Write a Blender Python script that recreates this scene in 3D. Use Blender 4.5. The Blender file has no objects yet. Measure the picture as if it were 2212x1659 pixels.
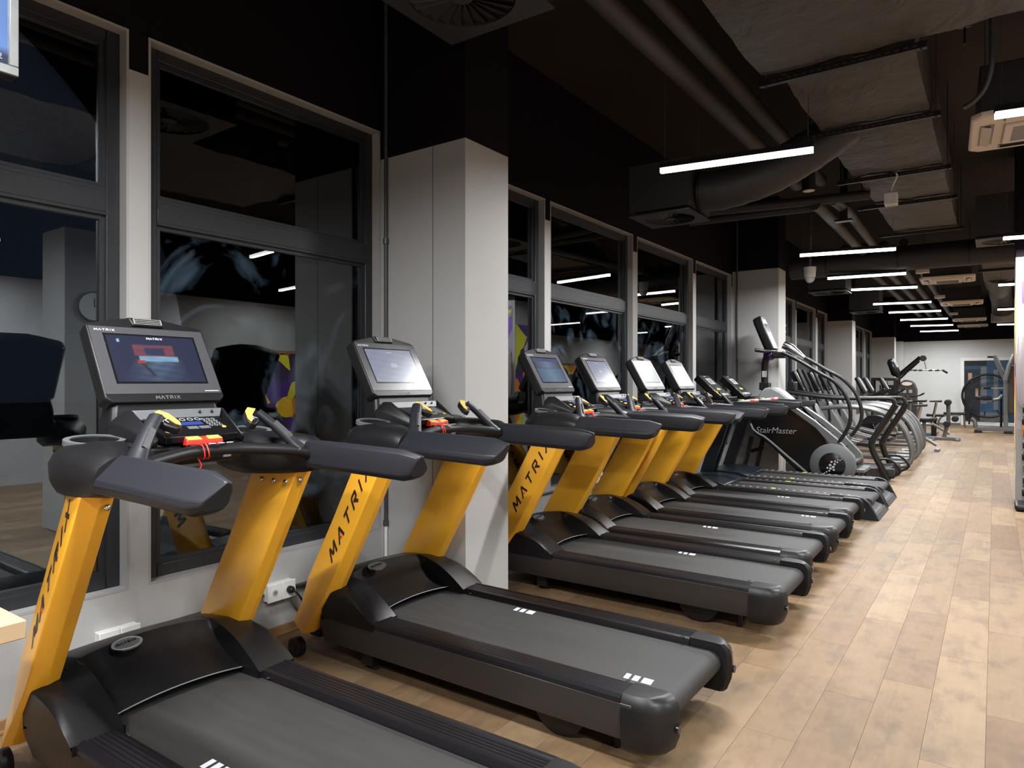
import bpy, bmesh, math, random
from mathutils import Vector, Matrix
random.seed(7)
PI = math.pi
SC = bpy.context.scene
COL = SC.collection

# ------------------------------------------------------------------ camera, world, exposure
H = 1.45
cam = bpy.data.cameras.new('camera')
cam.sensor_fit = 'HORIZONTAL'; cam.sensor_width = 36.0; cam.lens = 24.0
cam.shift_y = -4.0 / 2212.0
cam.clip_start = 0.05; cam.clip_end = 200
cam_o = bpy.data.objects.new('camera', cam); COL.objects.link(cam_o)
cam_o.location = (0, 0, H)
cam_o.rotation_euler = (PI / 2, 0, math.atan(1043.5 / 1474.67))
SC.camera = cam_o
w = bpy.data.worlds.new('night'); SC.world = w; w.use_nodes = True
w.node_tree.nodes['Background'].inputs[0].default_value = (0.035, 0.045, 0.07, 1)
w.node_tree.nodes['Background'].inputs[1].default_value = 0.18
SC.view_settings.view_transform = 'Standard'
SC.view_settings.look = 'None'
SC.view_settings.exposure = 0.0
SC.view_settings.gamma = 1.0
SC.view_settings.use_curve_mapping = False
SC.cycles.max_bounces = 8; SC.cycles.diffuse_bounces = 4; SC.cycles.glossy_bounces = 4
SC.cycles.transmission_bounces = 4; SC.cycles.transparent_max_bounces = 8
SC.cycles.sample_clamp_indirect = 6.0; SC.cycles.caustics_reflective = False; SC.cycles.caustics_refractive = False
LAMP_W = 114.0      # watts of each pendant
LAMP_SPREAD = 168   # degrees
# ------------------------------------------------------------------ materials
def new_mat(name):
    m = bpy.data.materials.new(name); m.use_nodes = True
    return m, m.node_tree, m.node_tree.nodes['Principled BSDF']
def N(nt, t, **kw):
    n = nt.nodes.new(t)
    for k, v in kw.items():
        if k.startswith('i_'): n.inputs[k[2:].replace('_', ' ')].default_value = v
        else: setattr(n, k, v)
    return n
VIVID = ('yellow_powder_coat', 'red_plastic', 'red_cord', 'amber_key', 'green_mark', 'white_plastic', 'white_print', 'chrome', 'orange_print', 'yellow_print', 'purple_print', 'magenta_print')
def pmat(name, col, rough=0.5, metal=0.0, spec=0.5, coat=0.0, var=0.0, bump=0.0, scale=30.0, aniso=None):
    if name not in VIVID: col = tuple(c * .69 for c in col)
    m, nt, p = new_mat(name)
    p.inputs['Base Color'].default_value = (*col, 1)
    p.inputs['Roughness'].default_value = rough
    p.inputs['Metallic'].default_value = metal
    p.inputs['Specular IOR Level'].default_value = spec
    if coat: p.inputs['Coat Weight'].default_value = coat; p.inputs['Coat Roughness'].default_value = 0.08
    tc = N(nt, 'ShaderNodeTexCoord'); nz = N(nt, 'ShaderNodeTexNoise', i_Scale=scale, i_Detail=4.0)
    mp = N(nt, 'ShaderNodeMapping')
    if aniso: mp.inputs['Scale'].default_value = aniso
    nt.links.new(tc.outputs['Object'], mp.inputs[0]); nt.links.new(mp.outputs[0], nz.inputs['Vector'])
    if var:
        mx = N(nt, 'ShaderNodeMix', data_type='RGBA')
        mx.inputs['A'].default_value = (*[c * (1 - var) for c in col], 1)
        mx.inputs['B'].default_value = (*[min(1, c * (1 + var)) for c in col], 1)
        nt.links.new(nz.outputs['Fac'], mx.inputs['Factor']); nt.links.new(mx.outputs['Result'], p.inputs['Base Color'])
        mr = N(nt, 'ShaderNodeMapRange'); mr.inputs['To Min'].default_value = max(0.02, rough - .07); mr.inputs['To Max'].default_value = min(1, rough + .07)
        nt.links.new(nz.outputs['Fac'], mr.inputs['Value']); nt.links.new(mr.outputs[0], p.inputs['Roughness'])
    if bump:
        b = N(nt, 'ShaderNodeBump', i_Strength=bump, i_Distance=0.002)
        nt.links.new(nz.outputs['Fac'], b.inputs['Height']); nt.links.new(b.outputs[0], p.inputs['Normal'])
    return m
def emat(name, col, strength):
    m, nt, p = new_mat(name)
    p.inputs['Base Color'].default_value = (0, 0, 0, 1)
    p.inputs['Emission Color'].default_value = (*col, 1)
    p.inputs['Emission Strength'].default_value = strength
    return m
def paint_mat(name, zb, light=(.405, .40, .395), dark=(.0085, .0062, .0085)):
    """grey wall paint below the height zb, near-black paint above it"""
    m, nt, p = new_mat(name)
    g = N(nt, 'ShaderNodeNewGeometry'); sp = N(nt, 'ShaderNodeSeparateXYZ')
    nt.links.new(g.outputs['Position'], sp.inputs[0])
    gt = N(nt, 'ShaderNodeMath', operation='GREATER_THAN'); gt.inputs[1].default_value = zb
    nt.links.new(sp.outputs['Z'], gt.inputs[0])
    nz = N(nt, 'ShaderNodeTexNoise', i_Scale=2.3, i_Detail=5.0); nt.links.new(g.outputs['Position'], nz.inputs['Vector'])
    mv = N(nt, 'ShaderNodeMix', data_type='RGBA')
    mv.inputs['A'].default_value = (*[c * .94 for c in light], 1); mv.inputs['B'].default_value = (*[c * 1.05 for c in light], 1)
    nt.links.new(nz.outputs['Fac'], mv.inputs['Factor'])
    # scuffs low on the wall
    n2 = N(nt, 'ShaderNodeTexNoise', i_Scale=9.0, i_Detail=6.0); nt.links.new(g.outputs['Position'], n2.inputs['Vector'])
    r2 = N(nt, 'ShaderNodeValToRGB'); r2.color_ramp.elements[0].position = .66; r2.color_ramp.elements[1].position = .74
    nt.links.new(n2.outputs['Fac'], r2.inputs[0])
    lo = N(nt, 'ShaderNodeMapRange'); lo.inputs['From Min'].default_value = .7; lo.inputs['From Max'].default_value = .1
    nt.links.new(sp.outputs['Z'], lo.inputs['Value'])
    ml = N(nt, 'ShaderNodeMath', operation='MULTIPLY'); nt.links.new(r2.outputs[0], ml.inputs[0]); nt.links.new(lo.outputs[0], ml.inputs[1])
    ms = N(nt, 'ShaderNodeMath', operation='MULTIPLY'); ms.inputs[1].default_value = .22; nt.links.new(ml.outputs[0], ms.inputs[0])
    sc = N(nt, 'ShaderNodeMix', data_type='RGBA'); sc.inputs['B'].default_value = (.2, .19, .18, 1)
    nt.links.new(ms.outputs[0], sc.inputs['Factor']); nt.links.new(mv.outputs['Result'], sc.inputs['A'])
    mx = N(nt, 'ShaderNodeMix', data_type='RGBA'); mx.inputs['B'].default_value = (*dark, 1)
    nt.links.new(gt.outputs[0], mx.inputs['Factor']); nt.links.new(sc.outputs['Result'], mx.inputs['A'])
    nt.links.new(mx.outputs['Result'], p.inputs['Base Color'])
    p.inputs['Roughness'].default_value = 0.62
    sl_ = N(nt, 'ShaderNodeMapRange'); sl_.inputs['To Min'].default_value = .3; sl_.inputs['To Max'].default_value = .06
    nt.links.new(gt.outputs[0], sl_.inputs['Value']); nt.links.new(sl_.outputs[0], p.inputs['Specular IOR Level'])
    b = N(nt, 'ShaderNodeBump', i_Strength=.08, i_Distance=.002)
    n3 = N(nt, 'ShaderNodeTexNoise', i_Scale=180.0); nt.links.new(g.outputs['Position'], n3.inputs['Vector'])
    nt.links.new(n3.outputs['Fac'], b.inputs['Height']); nt.links.new(b.outputs[0], p.inputs['Normal'])
    return m
def wood_floor_mat():
    m, nt, p = new_mat('oak_vinyl')
    L = nt.links.new
    g = N(nt, 'ShaderNodeNewGeometry'); oi = N(nt, 'ShaderNodeObjectInfo')
    ad = N(nt, 'ShaderNodeMath', operation='ADD'); L(g.outputs['Random Per Island'], ad.inputs[0]); L(oi.outputs['Random'], ad.inputs[1])
    fr = N(nt, 'ShaderNodeMath', operation='FRACT'); L(ad.outputs[0], fr.inputs[0])
    # per plank offset of the grain
    off = N(nt, 'ShaderNodeCombineXYZ'); m1 = N(nt, 'ShaderNodeMath', operation='MULTIPLY'); m1.inputs[1].default_value = 37.0
    L(fr.outputs[0], m1.inputs[0]); L(m1.outputs[0], off.inputs[0]); L(m1.outputs[0], off.inputs[1])
    va = N(nt, 'ShaderNodeVectorMath', operation='ADD'); L(g.outputs['Position'], va.inputs[0]); L(off.outputs[0], va.inputs[1])
    mp = N(nt, 'ShaderNodeMapping'); mp.inputs['Scale'].default_value = (26, 1.6, 1); L(va.outputs[0], mp.inputs[0])
    nz = N(nt, 'ShaderNodeTexNoise', i_Scale=1.0, i_Detail=8.0, i_Roughness=.66, i_Distortion=.35); L(mp.outputs[0], nz.inputs['Vector'])
    # cathedral rings
    mp2 = N(nt, 'ShaderNodeMapping'); mp2.inputs['Scale'].default_value = (7, 1.1, 1); L(va.outputs[0], mp2.inputs[0])
    wv = N(nt, 'ShaderNodeTexWave', wave_type='RINGS', i_Scale=2.2, i_Distortion=7.0, i_Detail=3.0); wv.inputs['Detail Scale'].default_value = 1.6
    L(mp2.outputs[0], wv.inputs['Vector'])
    # grey-brown smudges and knots
    mp3 = N(nt, 'ShaderNodeMapping'); mp3.inputs['Scale'].default_value = (7.5, 3.6, 1); L(va.outputs[0], mp3.inputs[0])
    n3 = N(nt, 'ShaderNodeTexNoise', i_Scale=1.0, i_Detail=6.0, i_Roughness=.6); L(mp3.outputs[0], n3.inputs['Vector'])
    r3 = N(nt, 'ShaderNodeValToRGB'); r3.color_ramp.elements[0].position = .47; r3.color_ramp.elements[1].position = .70; L(n3.outputs['Fac'], r3.inputs[0])
    mp4 = N(nt, 'ShaderNodeMapping'); mp4.inputs['Scale'].default_value = (10, 22, 1); L(va.outputs[0], mp4.inputs[0])
    n4 = N(nt, 'ShaderNodeTexNoise', i_Scale=1.0, i_Detail=5.0, i_Roughness=.65); L(mp4.outputs[0], n4.inputs['Vector'])
    r4 = N(nt, 'ShaderNodeValToRGB'); r4.color_ramp.elements[0].position = .62; r4.color_ramp.elements[1].position = .72; L(n4.outputs['Fac'], r4.inputs[0])
    base = N(nt, 'ShaderNodeValToRGB'); cr = base.color_ramp
    cr.elements[0].position = 0.0; cr.elements[0].color = (0.158, 0.091, 0.046, 1)
    cr.elements[1].position = 1.0; cr.elements[1].color = (0.273, 0.187, 0.104, 1)
    for ps, c in ((.3, (0.226, 0.147, 0.077, 1)), (.5, (0.184, 0.113, 0.057, 1)), (.75, (0.250, 0.166, 0.089, 1))):
        e = cr.elements.new(ps); e.color = c
    L(fr.outputs[0], base.inputs[0])
    def mixm(a, fac, amt, col, mode='MIX'):
        k = N(nt, 'ShaderNodeMath', operation='MULTIPLY'); k.inputs[1].default_value = amt; L(fac, k.inputs[0])
        x = N(nt, 'ShaderNodeMix', data_type='RGBA', blend_type=mode); x.inputs['B'].default_value = (*col, 1)
        L(k.outputs[0], x.inputs['Factor']); L(a, x.inputs['A']); return x.outputs['Result']
    c = mixm(base.outputs[0], nz.outputs['Fac'], .50, (0.130, 0.076, 0.040))
    c = mixm(c, wv.outputs['Fac'], .07, (0.317, 0.245, 0.169))
    c = mixm(c, r3.outputs[0], .68, (0.097, 0.063, 0.040))
    mk = N(nt, 'ShaderNodeMath', operation='MULTIPLY'); L(r4.outputs[0], mk.inputs[0]); L(r3.outputs[0], mk.inputs[1])
    c = mixm(c, mk.outputs[0], .75, (0.054, 0.032, 0.022))
    L(c, p.inputs['Base Color'])
    mr = N(nt, 'ShaderNodeMapRange'); mr.inputs['To Min'].default_value = .44; mr.inputs['To Max'].default_value = .62
    L(nz.outputs['Fac'], mr.inputs['Value']); L(mr.outputs[0], p.inputs['Roughness'])
    p.inputs['Specular IOR Level'].default_value = .30
    b = N(nt, 'ShaderNodeBump', i_Strength=.12, i_Distance=.001); L(nz.outputs['Fac'], b.inputs['Height']); L(b.outputs[0], p.inputs['Normal'])
    return m
def glass_mat(name, smear=0.0, tint=(.92, .97, 1.0)):
    """double glazing: mirror-like by angle, otherwise see-through; a little wiped-on haze"""
    m = bpy.data.materials.new(name); m.use_nodes = True; nt = m.node_tree; nt.nodes.clear(); L = nt.links.new
    out = N(nt, 'ShaderNodeOutputMaterial'); tr = N(nt, 'ShaderNodeBsdfTransparent'); tr.inputs[0].default_value = (*tint, 1)
    gl = N(nt, 'ShaderNodeBsdfGlossy'); gl.inputs['Roughness'].default_value = 0.0; gl.inputs[0].default_value = (*tint, 1)
    fr = N(nt, 'ShaderNodeFresnel', i_IOR=2.05)
    mx = N(nt, 'ShaderNodeMixShader'); L(fr.outputs[0], mx.inputs[0]); L(tr.outputs[0], mx.inputs[1]); L(gl.outputs[0], mx.inputs[2])
    res = mx.outputs[0]
    if smear:
        tc = N(nt, 'ShaderNodeNewGeometry')
        mp = N(nt, 'ShaderNodeMapping'); mp.inputs['Scale'].default_value = (1, 1.7, 1.7); L(tc.outputs['Position'], mp.inputs[0])
        nz = N(nt, 'ShaderNodeTexNoise', i_Scale=1.3, i_Detail=7.0, i_Roughness=.55, i_Distortion=2.2); L(mp.outputs[0], nz.inputs['Vector'])
        rp = N(nt, 'ShaderNodeValToRGB'); rp.color_ramp.elements[0].position = .52; rp.color_ramp.elements[1].position = .78; L(nz.outputs['Fac'], rp.inputs[0])
        k = N(nt, 'ShaderNodeMath', operation='MULTIPLY'); k.inputs[1].default_value = smear; L(rp.outputs[0], k.inputs[0])
        df = N(nt, 'ShaderNodeBsdfDiffuse'); df.inputs[0].default_value = (.30, .45, .60, 1)
        m2 = N(nt, 'ShaderNodeMixShader'); L(k.outputs[0], m2.inputs[0]); L(res, m2.inputs[1]); L(df.outputs[0], m2.inputs[2]); res = m2.outputs[0]
    L(res, out.inputs[0]); return m
def mural_mat():
    m, nt, p = new_mat('mural_print'); L = nt.links.new
    g = N(nt, 'ShaderNodeNewGeometry')
    nz = N(nt, 'ShaderNodeTexNoise', i_Scale=1.4, i_Detail=1.0); L(g.outputs['Position'], nz.inputs['Vector'])
    vm = N(nt, 'ShaderNodeVectorMath', operation='MULTIPLY_ADD'); vm.inputs[1].default_value = (.5, .5, .5); L(nz.outputs['Color'], vm.inputs[0]); L(g.outputs['Position'], vm.inputs[2])
    vo = N(nt, 'ShaderNodeTexVoronoi', i_Scale=3.1); L(vm.outputs[0], vo.inputs['Vector'])
    sp = N(nt, 'ShaderNodeSeparateColor'); L(vo.outputs['Color'], sp.inputs[0])
    cr = N(nt, 'ShaderNodeValToRGB'); cr.color_ramp.interpolation = 'CONSTANT'; r = cr.color_ramp
    r.elements[0].color = (.09, .025, .22, 1); r.elements[1].position = .22; r.elements[1].color = (.85, .22, .02, 1)
    for ps, c in ((.42, (.9, .55, .02, 1)), (.6, (.05, .03, .08, 1)), (.72, (.62, .62, .66, 1)), (.84, (.75, .72, .03, 1))):
        e = r.elements.new(ps); e.color = c
    L(sp.outputs[0], cr.inputs[0]); L(cr.outputs[0], p.inputs['Base Color']); p.inputs['Roughness'].default_value = .5
    return m
def insul_mat():
    m = pmat('foil_insulation', (.072, .058, .047), .55, var=.25, scale=5.0)
    nt = m.node_tree; p = nt.nodes['Principled BSDF']
    tc = N(nt, 'ShaderNodeTexCoord'); n1 = N(nt, 'ShaderNodeTexNoise', i_Scale=3.2, i_Detail=8.0, i_Roughness=.6, i_Distortion=1.5)
    nt.links.new(tc.outputs['Object'], n1.inputs['Vector'])
    b = N(nt, 'ShaderNodeBump', i_Strength=.8, i_Distance=.05); nt.links.new(n1.outputs['Fac'], b.inputs['Height']); nt.links.new(b.outputs[0], p.inputs['Normal'])
    return m
M = {}
M['wall'] = paint_mat('wall_paint', 2.935)
M['pillar2'] = paint_mat('pillar_paint_high', 3.17)
M['grey'] = pmat('reveal_paint', (.50, .49, .485), .6, var=.05, scale=3)
M['backwall'] = paint_mat('back_wall_paint', 2.86, light=(.60, .615, .61))
M['black_paint'] = pmat('ceiling_paint', (.016, .013, .015), .7, var=.2, scale=2)
M['slab'] = pmat('slab_concrete', (.050, .040, .032), .8, spec=.1, var=.3, scale=1.5)
M['floor'] = wood_floor_mat()
M['subfloor'] = pmat('subfloor', (.10, .06, .035), .8)
M['base'] = pmat('oak_baseboard', (.42, .24, .11), .45, var=.25, scale=12, aniso=(1, .2, 6))
M['frame'] = pmat('anthracite_aluminium', (.045, .048, .055), .42, metal=.3, var=.1)
M['glass'] = glass_mat('glass_clear'); M['glass_s'] = glass_mat('glass_wiped', .16)
M['yellow'] = pmat('yellow_powder_coat', (.88, .43, .028), .34, spec=.5, coat=.25, var=.04, scale=4)
M['black'] = pmat('black_plastic', (.013, .012, .0135), .40, spec=.34, bump=.03)
M['gloss'] = pmat('gloss_black_plastic', (.010, .010, .011), .2, var=.1)
M['hood'] = pmat('hood_black', (.009, .0085, .0095), .33, spec=.32)
M['soft'] = pmat('rubber_grip', (.020, .0205, .027), .46, spec=.36, bump=.04)
M['panel'] = pmat('dark_grey_panel', (.062, .056, .056), .42, metal=.35, var=.08)
M['rail'] = pmat('ribbed_black', (.012, .011, .013), .32, spec=.32)
M['belt'] = pmat('belt_rubber', (.044, .042, .041), .6, spec=.30, var=.22, scale=5, aniso=(.6, 4, 1), bump=.06)
M['bezel'] = pmat('bezel_grey', (.085, .085, .092), .30, var=.05)
M['white_print'] = pmat('white_print', (.62, .66, .70), .5)
M['black_print'] = pmat('black_print', (.035, .012, .012), .5)
M['red'] = pmat('red_plastic', (.72, .035, .02), .35)
M['red_cord'] = pmat('red_cord', (.70, .03, .02), .5)
M['orange_pad'] = pmat('amber_key', (.85, .47, .09), .4)
M['key'] = pmat('key_outline', (.42, .43, .45), .5)
M['lcd'] = emat('lcd_blue', (.05, .11, .55), .9)
M['chrome'] = pmat('chrome', (.62, .62, .62), .18, metal=1)
M['silver'] = pmat('silver_paint', (.24, .245, .245), .36, metal=.5, var=.06)
M['midgrey'] = pmat('grey_plastic', (.16, .165, .17), .42, var=.08)
M['lightgrey'] = pmat('light_grey_plastic', (.42, .43, .43), .42, var=.06)
M['navy'] = pmat('navy_black_metal', (.012, .017, .025), .32, var=.1)
M['green'] = pmat('green_mark', (.42, .68, .12), .5)
M['white'] = pmat('white_plastic', (.72, .72, .70), .4)
M['cream'] = pmat('cream_plastic', (.95, .82, .70), .45)
M['conduit'] = pmat('conduit_grey', (.075, .08, .09), .4)
M['brown'] = pmat('pipe_lagging', (.045, .034, .027), .6, var=.25, scale=6)
M['darkduct'] = pmat('black_duct', (.03, .027, .03), .55, var=.25, scale=4)
M['insul'] = insul_mat()
M['wood'] = pmat('pale_ply', (.62, .44, .26), .5, var=.15, scale=9, aniso=(1, .15, 6))
M['mural'] = mural_mat()
M['purple'] = pmat('purple_print', (.11, .05, .25), .5); M['lemon'] = pmat('yellow_print', (.80, .70, .05), .5)
M['orange'] = pmat('orange_print', (.90, .25, .04), .5)
M['lamp'] = emat('lamp_diffuser', (1.0, .97, .94), 9.0); M['lamp_side'] = emat('lamp_diffuser_side', (1.0, .97, .94), 6.0)
M['leaf'] = pmat('leaf_green', (.045, .12, .03), .6, var=.4, scale=9)
M['asphalt'] = pmat('asphalt', (.04, .042, .045), .8, var=.3, scale=6)
M['streetlamp'] = emat('street_lamp', (.75, 1.0, .95), 40.0)
M['blue_poster'] = pmat('blue_poster', (.015, .075, .16), .35, var=.7, scale=3.0)
M['skin'] = pmat('peach_print', (.55, .33, .22), .5)

# ------------------------------------------------------------------ geometry helpers
class B:
    """collects shapes; build() links them as ONE mesh object"""
    def __init__(s): s.v = []; s.f = []; s.mi = []
    def add(s, vs, fs, mi=0):
        o = len(s.v); s.v += [tuple(v) for v in vs]
        s.f += [tuple(i + o for i in f) for f in fs]; s.mi += [mi] * len(fs); return s
    def box(s, x0, x1, y0, y1, z0, z1, mi=0):
        return s.add([(x0, y0, z0), (x1, y0, z0), (x1, y1, z0), (x0, y1, z0), (x0, y0, z1), (x1, y0, z1), (x1, y1, z1), (x0, y1, z1)],
                     [(0, 3, 2, 1), (4, 5, 6, 7), (0, 1, 5, 4), (1, 2, 6, 5), (2, 3, 7, 6), (3, 0, 4, 7)], mi)
    def loft(s, rings, cap=True, closed=True, mi=0):
        n = len(rings[0]); vs = [p for r in rings for p in r]; fs = []
        for i in range(len(rings) - 1):
            for j in range(n if closed else n - 1):
                k = (j + 1) % n
                fs.append((i * n + j, i * n + k, (i + 1) * n + k, (i + 1) * n + j))
        if cap and closed:
            fs.append(tuple(range(n - 1, -1, -1))); fs.append(tuple(range((len(rings) - 1) * n, len(rings) * n)))
        return s.add(vs, fs, mi)
    def prism(s, poly, axis, a0, a1, mi=0):
        """poly: 2D points in the other two axes (order x,y,z without axis)"""
        def p3(p, a): return (a, p[0], p[1]) if axis == 'x' else (p[0], a, p[1]) if axis == 'y' else (p[0], p[1], a)
        return s.loft([[p3(p, a0) for p in poly], [p3(p, a1) for p in poly]], mi=mi)
    def tube(s, pts, r, n=8, mi=0, cap=True, sq=None):
        """tube along a polyline; r scalar or list; sq=(a,b) gives an elliptical section"""
        P = [Vector(p) for p in pts]; R = r if isinstance(r, (list, tuple)) else [r] * len(P)
        rings = []; up = None
        for i, p in enumerate(P):
            t = (P[min(i + 1, len(P) - 1)] - P[max(i - 1, 0)]).normalized()
            if up is None: up = Vector((0, 0, 1)) if abs(t.z) < .9 else Vector((0, 1, 0))
            a = t.cross(up).normalized(); b = a.cross(t).normalized(); up = b
            ka, kb = sq if sq else (1, 1)
            rings.append([tuple(p + a * (math.cos(q) * R[i] * ka) + b * (math.sin(q) * R[i] * kb)) for q in [2 * PI * j / n for j in range(n)]])
        return s.loft(rings, cap=cap, mi=mi)
    def cyl(s, p0, p1, r, n=16, mi=0): return s.tube([p0, p1], r, n, mi)
    def ring(s, c, r0, r1, z0, z1, n=32, sx=1, sy=1, mi=0):
        """flat ring about the z axis"""
        def R(r, z): return [(c[0] + math.cos(2 * PI * j / n) * r * sx, c[1] + math.sin(2 * PI * j / n) * r * sy, c[2] + z) for j in range(n)]
        rings = [R(r0, z0), R(r1, z0), R(r1, z1), R(r0, z1), R(r0, z0)]
        return s.loft(rings, cap=False, mi=mi)
    def dome(s, c, rx, ry, rz, n=14, m=6, full=True, mi=0):
        lo = -m if full else 0
        rings = []
        for i in range(lo, m + 1):
            a = PI / 2 * i / m; k = max(.02, math.cos(a))
            rings.append([(c[0] + rx * k * math.cos(2 * PI * j / n), c[1] + ry * k * math.sin(2 * PI * j / n), c[2] + rz * math.sin(a)) for j in range(n)])
        return s.loft(rings, mi=mi)
    def xf(s, mat):
        s.v = [tuple(mat @ Vector(v)) for v in s.v]; return s
    def build(s, name, mat, parent=None, bevel=0, seg=2, smooth=35, loc=None):
        me = bpy.data.meshes.new(name); me.from_pydata(s.v, [], s.f); me.update()
        bm = bmesh.new(); bm.from_mesh(me); bmesh.ops.recalc_face_normals(bm, faces=bm.faces); bm.to_mesh(me); bm.free()
        for m in (mat if isinstance(mat, (list, tuple)) else [mat]): me.materials.append(m)
        for p, i in zip(me.polygons, s.mi): p.material_index = i
        me.shade_smooth(); me.set_sharp_from_angle(angle=math.radians(smooth))
        o = bpy.data.objects.new(name, me); COL.objects.link(o)
        if parent is not None: o.parent = parent
        if loc is not None: o.location = loc
        if bevel:
            md = o.modifiers.new('bevel', 'BEVEL'); md.width = bevel; md.segments = seg; md.limit_method = 'ANGLE'; md.angle_limit = math.radians(32)
            md.use_clamp_overlap = True
        return o
def tag(o, label=None, cat=None, group=None, kind=None):
    if label: o['label'] = label
    if cat: o['category'] = cat
    if group: o['group'] = group
    if kind: o['kind'] = kind
    return o
def thing(name, label, cat, loc=(0, 0, 0), rz=0, group=None):
    o = bpy.data.objects.new(name, None); COL.objects.link(o); o.empty_display_size = .1
    o.location = loc; o.rotation_euler = (0, 0, rz)
    return tag(o, label, cat, group)
def struct(o, label=None): return tag(o, label, kind='structure')
def children(o): return [c for c in bpy.data.objects if c.parent == o]
def dup(o, parent=None, kids=None):
    c = o.copy(); COL.objects.link(c)
    if parent is not None: c.parent = parent
    for ch in KIDS.get(o.name, []): dup(ch, c)
    return c
KIDS = {}
def index_kids():
    KIDS.clear()
    for o in bpy.data.objects:
        if o.parent: KIDS.setdefault(o.parent.name, []).append(o)
def text(name, body, size, mat, parent, mtx, shear=0.0, extrude=0.0008, align='LEFT'):
    cu = bpy.data.curves.new(name, 'FONT'); cu.body = body; cu.size = size; cu.shear = shear; cu.extrude = extrude
    cu.align_x = align; cu.resolution_u = 3
    to = bpy.data.objects.new(name + '_tmp', cu); COL.objects.link(to)
    dg = bpy.context.evaluated_depsgraph_get(); dg.update()
    me = bpy.data.meshes.new_from_object(to.evaluated_get(dg)); bpy.data.objects.remove(to); bpy.data.curves.remove(cu)
    me.name = name; me.materials.clear(); me.materials.append(mat)
    me.transform(mtx)
    o = bpy.data.objects.new(name, me); COL.objects.link(o)
    if parent is not None: o.parent = parent
    return o
def basis(o, ex, ey):
    """matrix with origin o, local x along ex, local y along ey"""
    ex = Vector(ex).normalized(); ey = Vector(ey); ez = ex.cross(ey).normalized(); ey = ez.cross(ex).normalized()
    return Matrix(((ex.x, ey.x, ez.x, o[0]), (ex.y, ey.y, ez.y, o[1]), (ex.z, ey.z, ez.z, o[2]), (0, 0, 0, 1)))
def smooth_path(pts, k=4):
    """Catmull-Rom through the points"""
    P = [Vector(p) for p in pts]; out = []
    for i in range(len(P) - 1):
        a = P[max(i - 1, 0)]; b = P[i]; c = P[i + 1]; d = P[min(i + 2, len(P) - 1)]
        for j in range(k):
            t = j / k
            out.append(.5 * ((2 * b) + (c - a) * t + (2 * a - 5 * b + 4 * c - d) * t * t + (3 * b - a - 3 * c + d) * t ** 3))
    out.append(P[-1]); return [tuple(p) for p in out]
def strokes(segs, w_):
    """letter strokes ((x0,y0),(x1,y1)) in a unit box -> quads"""
    q = []
    for (x0, y0), (x1, y1) in segs:
        d = Vector((x1 - x0, y1 - y0)).normalized(); nrm = Vector((-d.y, d.x)) * w_ / 2
        q.append([(x0 + nrm.x, y0 + nrm.y), (x0 - nrm.x, y0 - nrm.y), (x1 - nrm.x, y1 - nrm.y), (x1 + nrm.x, y1 + nrm.y)])
    return q
LET = {'M': [((0, 0), (.12, 1)), ((.12, 1), (.5, .25)), ((.5, .25), (.9, 1)), ((.9, 1), (1.0, 0))],
       'A': [((0, 0), (.5, 1)), ((.5, 1), (1.0, 0))],
       'T': [((0, .93), (1, .93)), ((.5, .9), (.5, 0))],
       'R': [((.08, 0), (.08, .95)), ((.08, .93), (.85, .93)), ((.85, .95), (.85, .45)), ((.85, .48), (.3, .48)), ((.45, .48), (.95, 0))],
       'I': [((.5, 0), (.5, 1))],
       'X': [((.02, 0), (.98, 1)), ((.98, 0), (.02, 1))]}
def wordmark(mtx, h, adv, wl, th=.16, slant=.25, dot=False):
    """six drawn capitals as thin raised strokes; returns B (and the red dot's place)"""
    b = B(); x = 0; dpos = None
    for ch in 'MATRIX':
        ww = wl * (.35 if ch == 'I' else 1.15 if ch == 'M' else 1.0)
        for q in strokes([((a[0] * ww / h, a[1]), (c[0] * ww / h, c[1])) for a, c in LET[ch]], th):
            vs = []
            for zz in (0, .0012):
                for (px, py) in q: vs.append(mtx @ Vector((x + px * h + slant * py * h, py * h, zz)))
            b.add(vs, [(3, 2, 1, 0), (4, 5, 6, 7), (0, 1, 5, 4), (1, 2, 6, 5), (2, 3, 7, 6), (3, 0, 4, 7)])
        if ch == 'A': dpos = mtx @ Vector((x + ww * .5 + slant * .25 * h, h * .22, .001))
        x += ww + adv
    return b, dpos

# ------------------------------------------------------------------ room shell
WX = -3.35; CZ = 4.25; YB = 27.5; YF = -3.2; XR = 4.4
fl = struct(B().box(WX - .05, XR, YF, YB, -.06, -.004).build('floor', M['subfloor']), 'oak effect plank floor of the gym')
PW, PL = .208, 1.224
pm = B().box(-PW / 2 + .0006, PW / 2 - .0006, -PL / 2 + .0008, PL / 2 - .0008, -.0035, 0)
cells = []
k0 = int(math.floor((WX + .863) / PW)); k1 = int(math.ceil((XR + .863) / PW))
for k in range(k0, k1):
    x = -.863 + (k + .5) * PW
    if x + PW / 2 < WX or x - PW / 2 > XR: continue
    st = (k * .387 % 1.0) * PL + random.uniform(-.12, .12)
    n = 0
    while True:
        y = YF + st + (n - .5) * PL; n += 1
        if y - PL / 2 > YB: break
        # seen size: nearer and inside the picture first
        d = -.5777 * x + .8163 * y; l = .8163 * x + .5777 * y
        seen = d > .9 and abs(l) < d * .80
        cells.append((0 if seen else 1, d * d if seen else abs(d), x, y))
cells.sort()
proto = None; rest = B()
for i, (s_, _, x, y) in enumerate(cells):
    if i < 300:
        if proto is None:
            proto = pm.build('plank', M['floor'], fl); o = proto
        else:
            o = proto.copy(); COL.objects.link(o)
        o.location = (x, y, 0)
    else:
        y0, y1 = max(YF, y - PL / 2), min(YB, y + PL / 2)
        rest.box(x - PW / 2 + .0006, x + PW / 2 - .0006, y0 + .0008, y1 - .0008, -.0035, 0)
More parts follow.
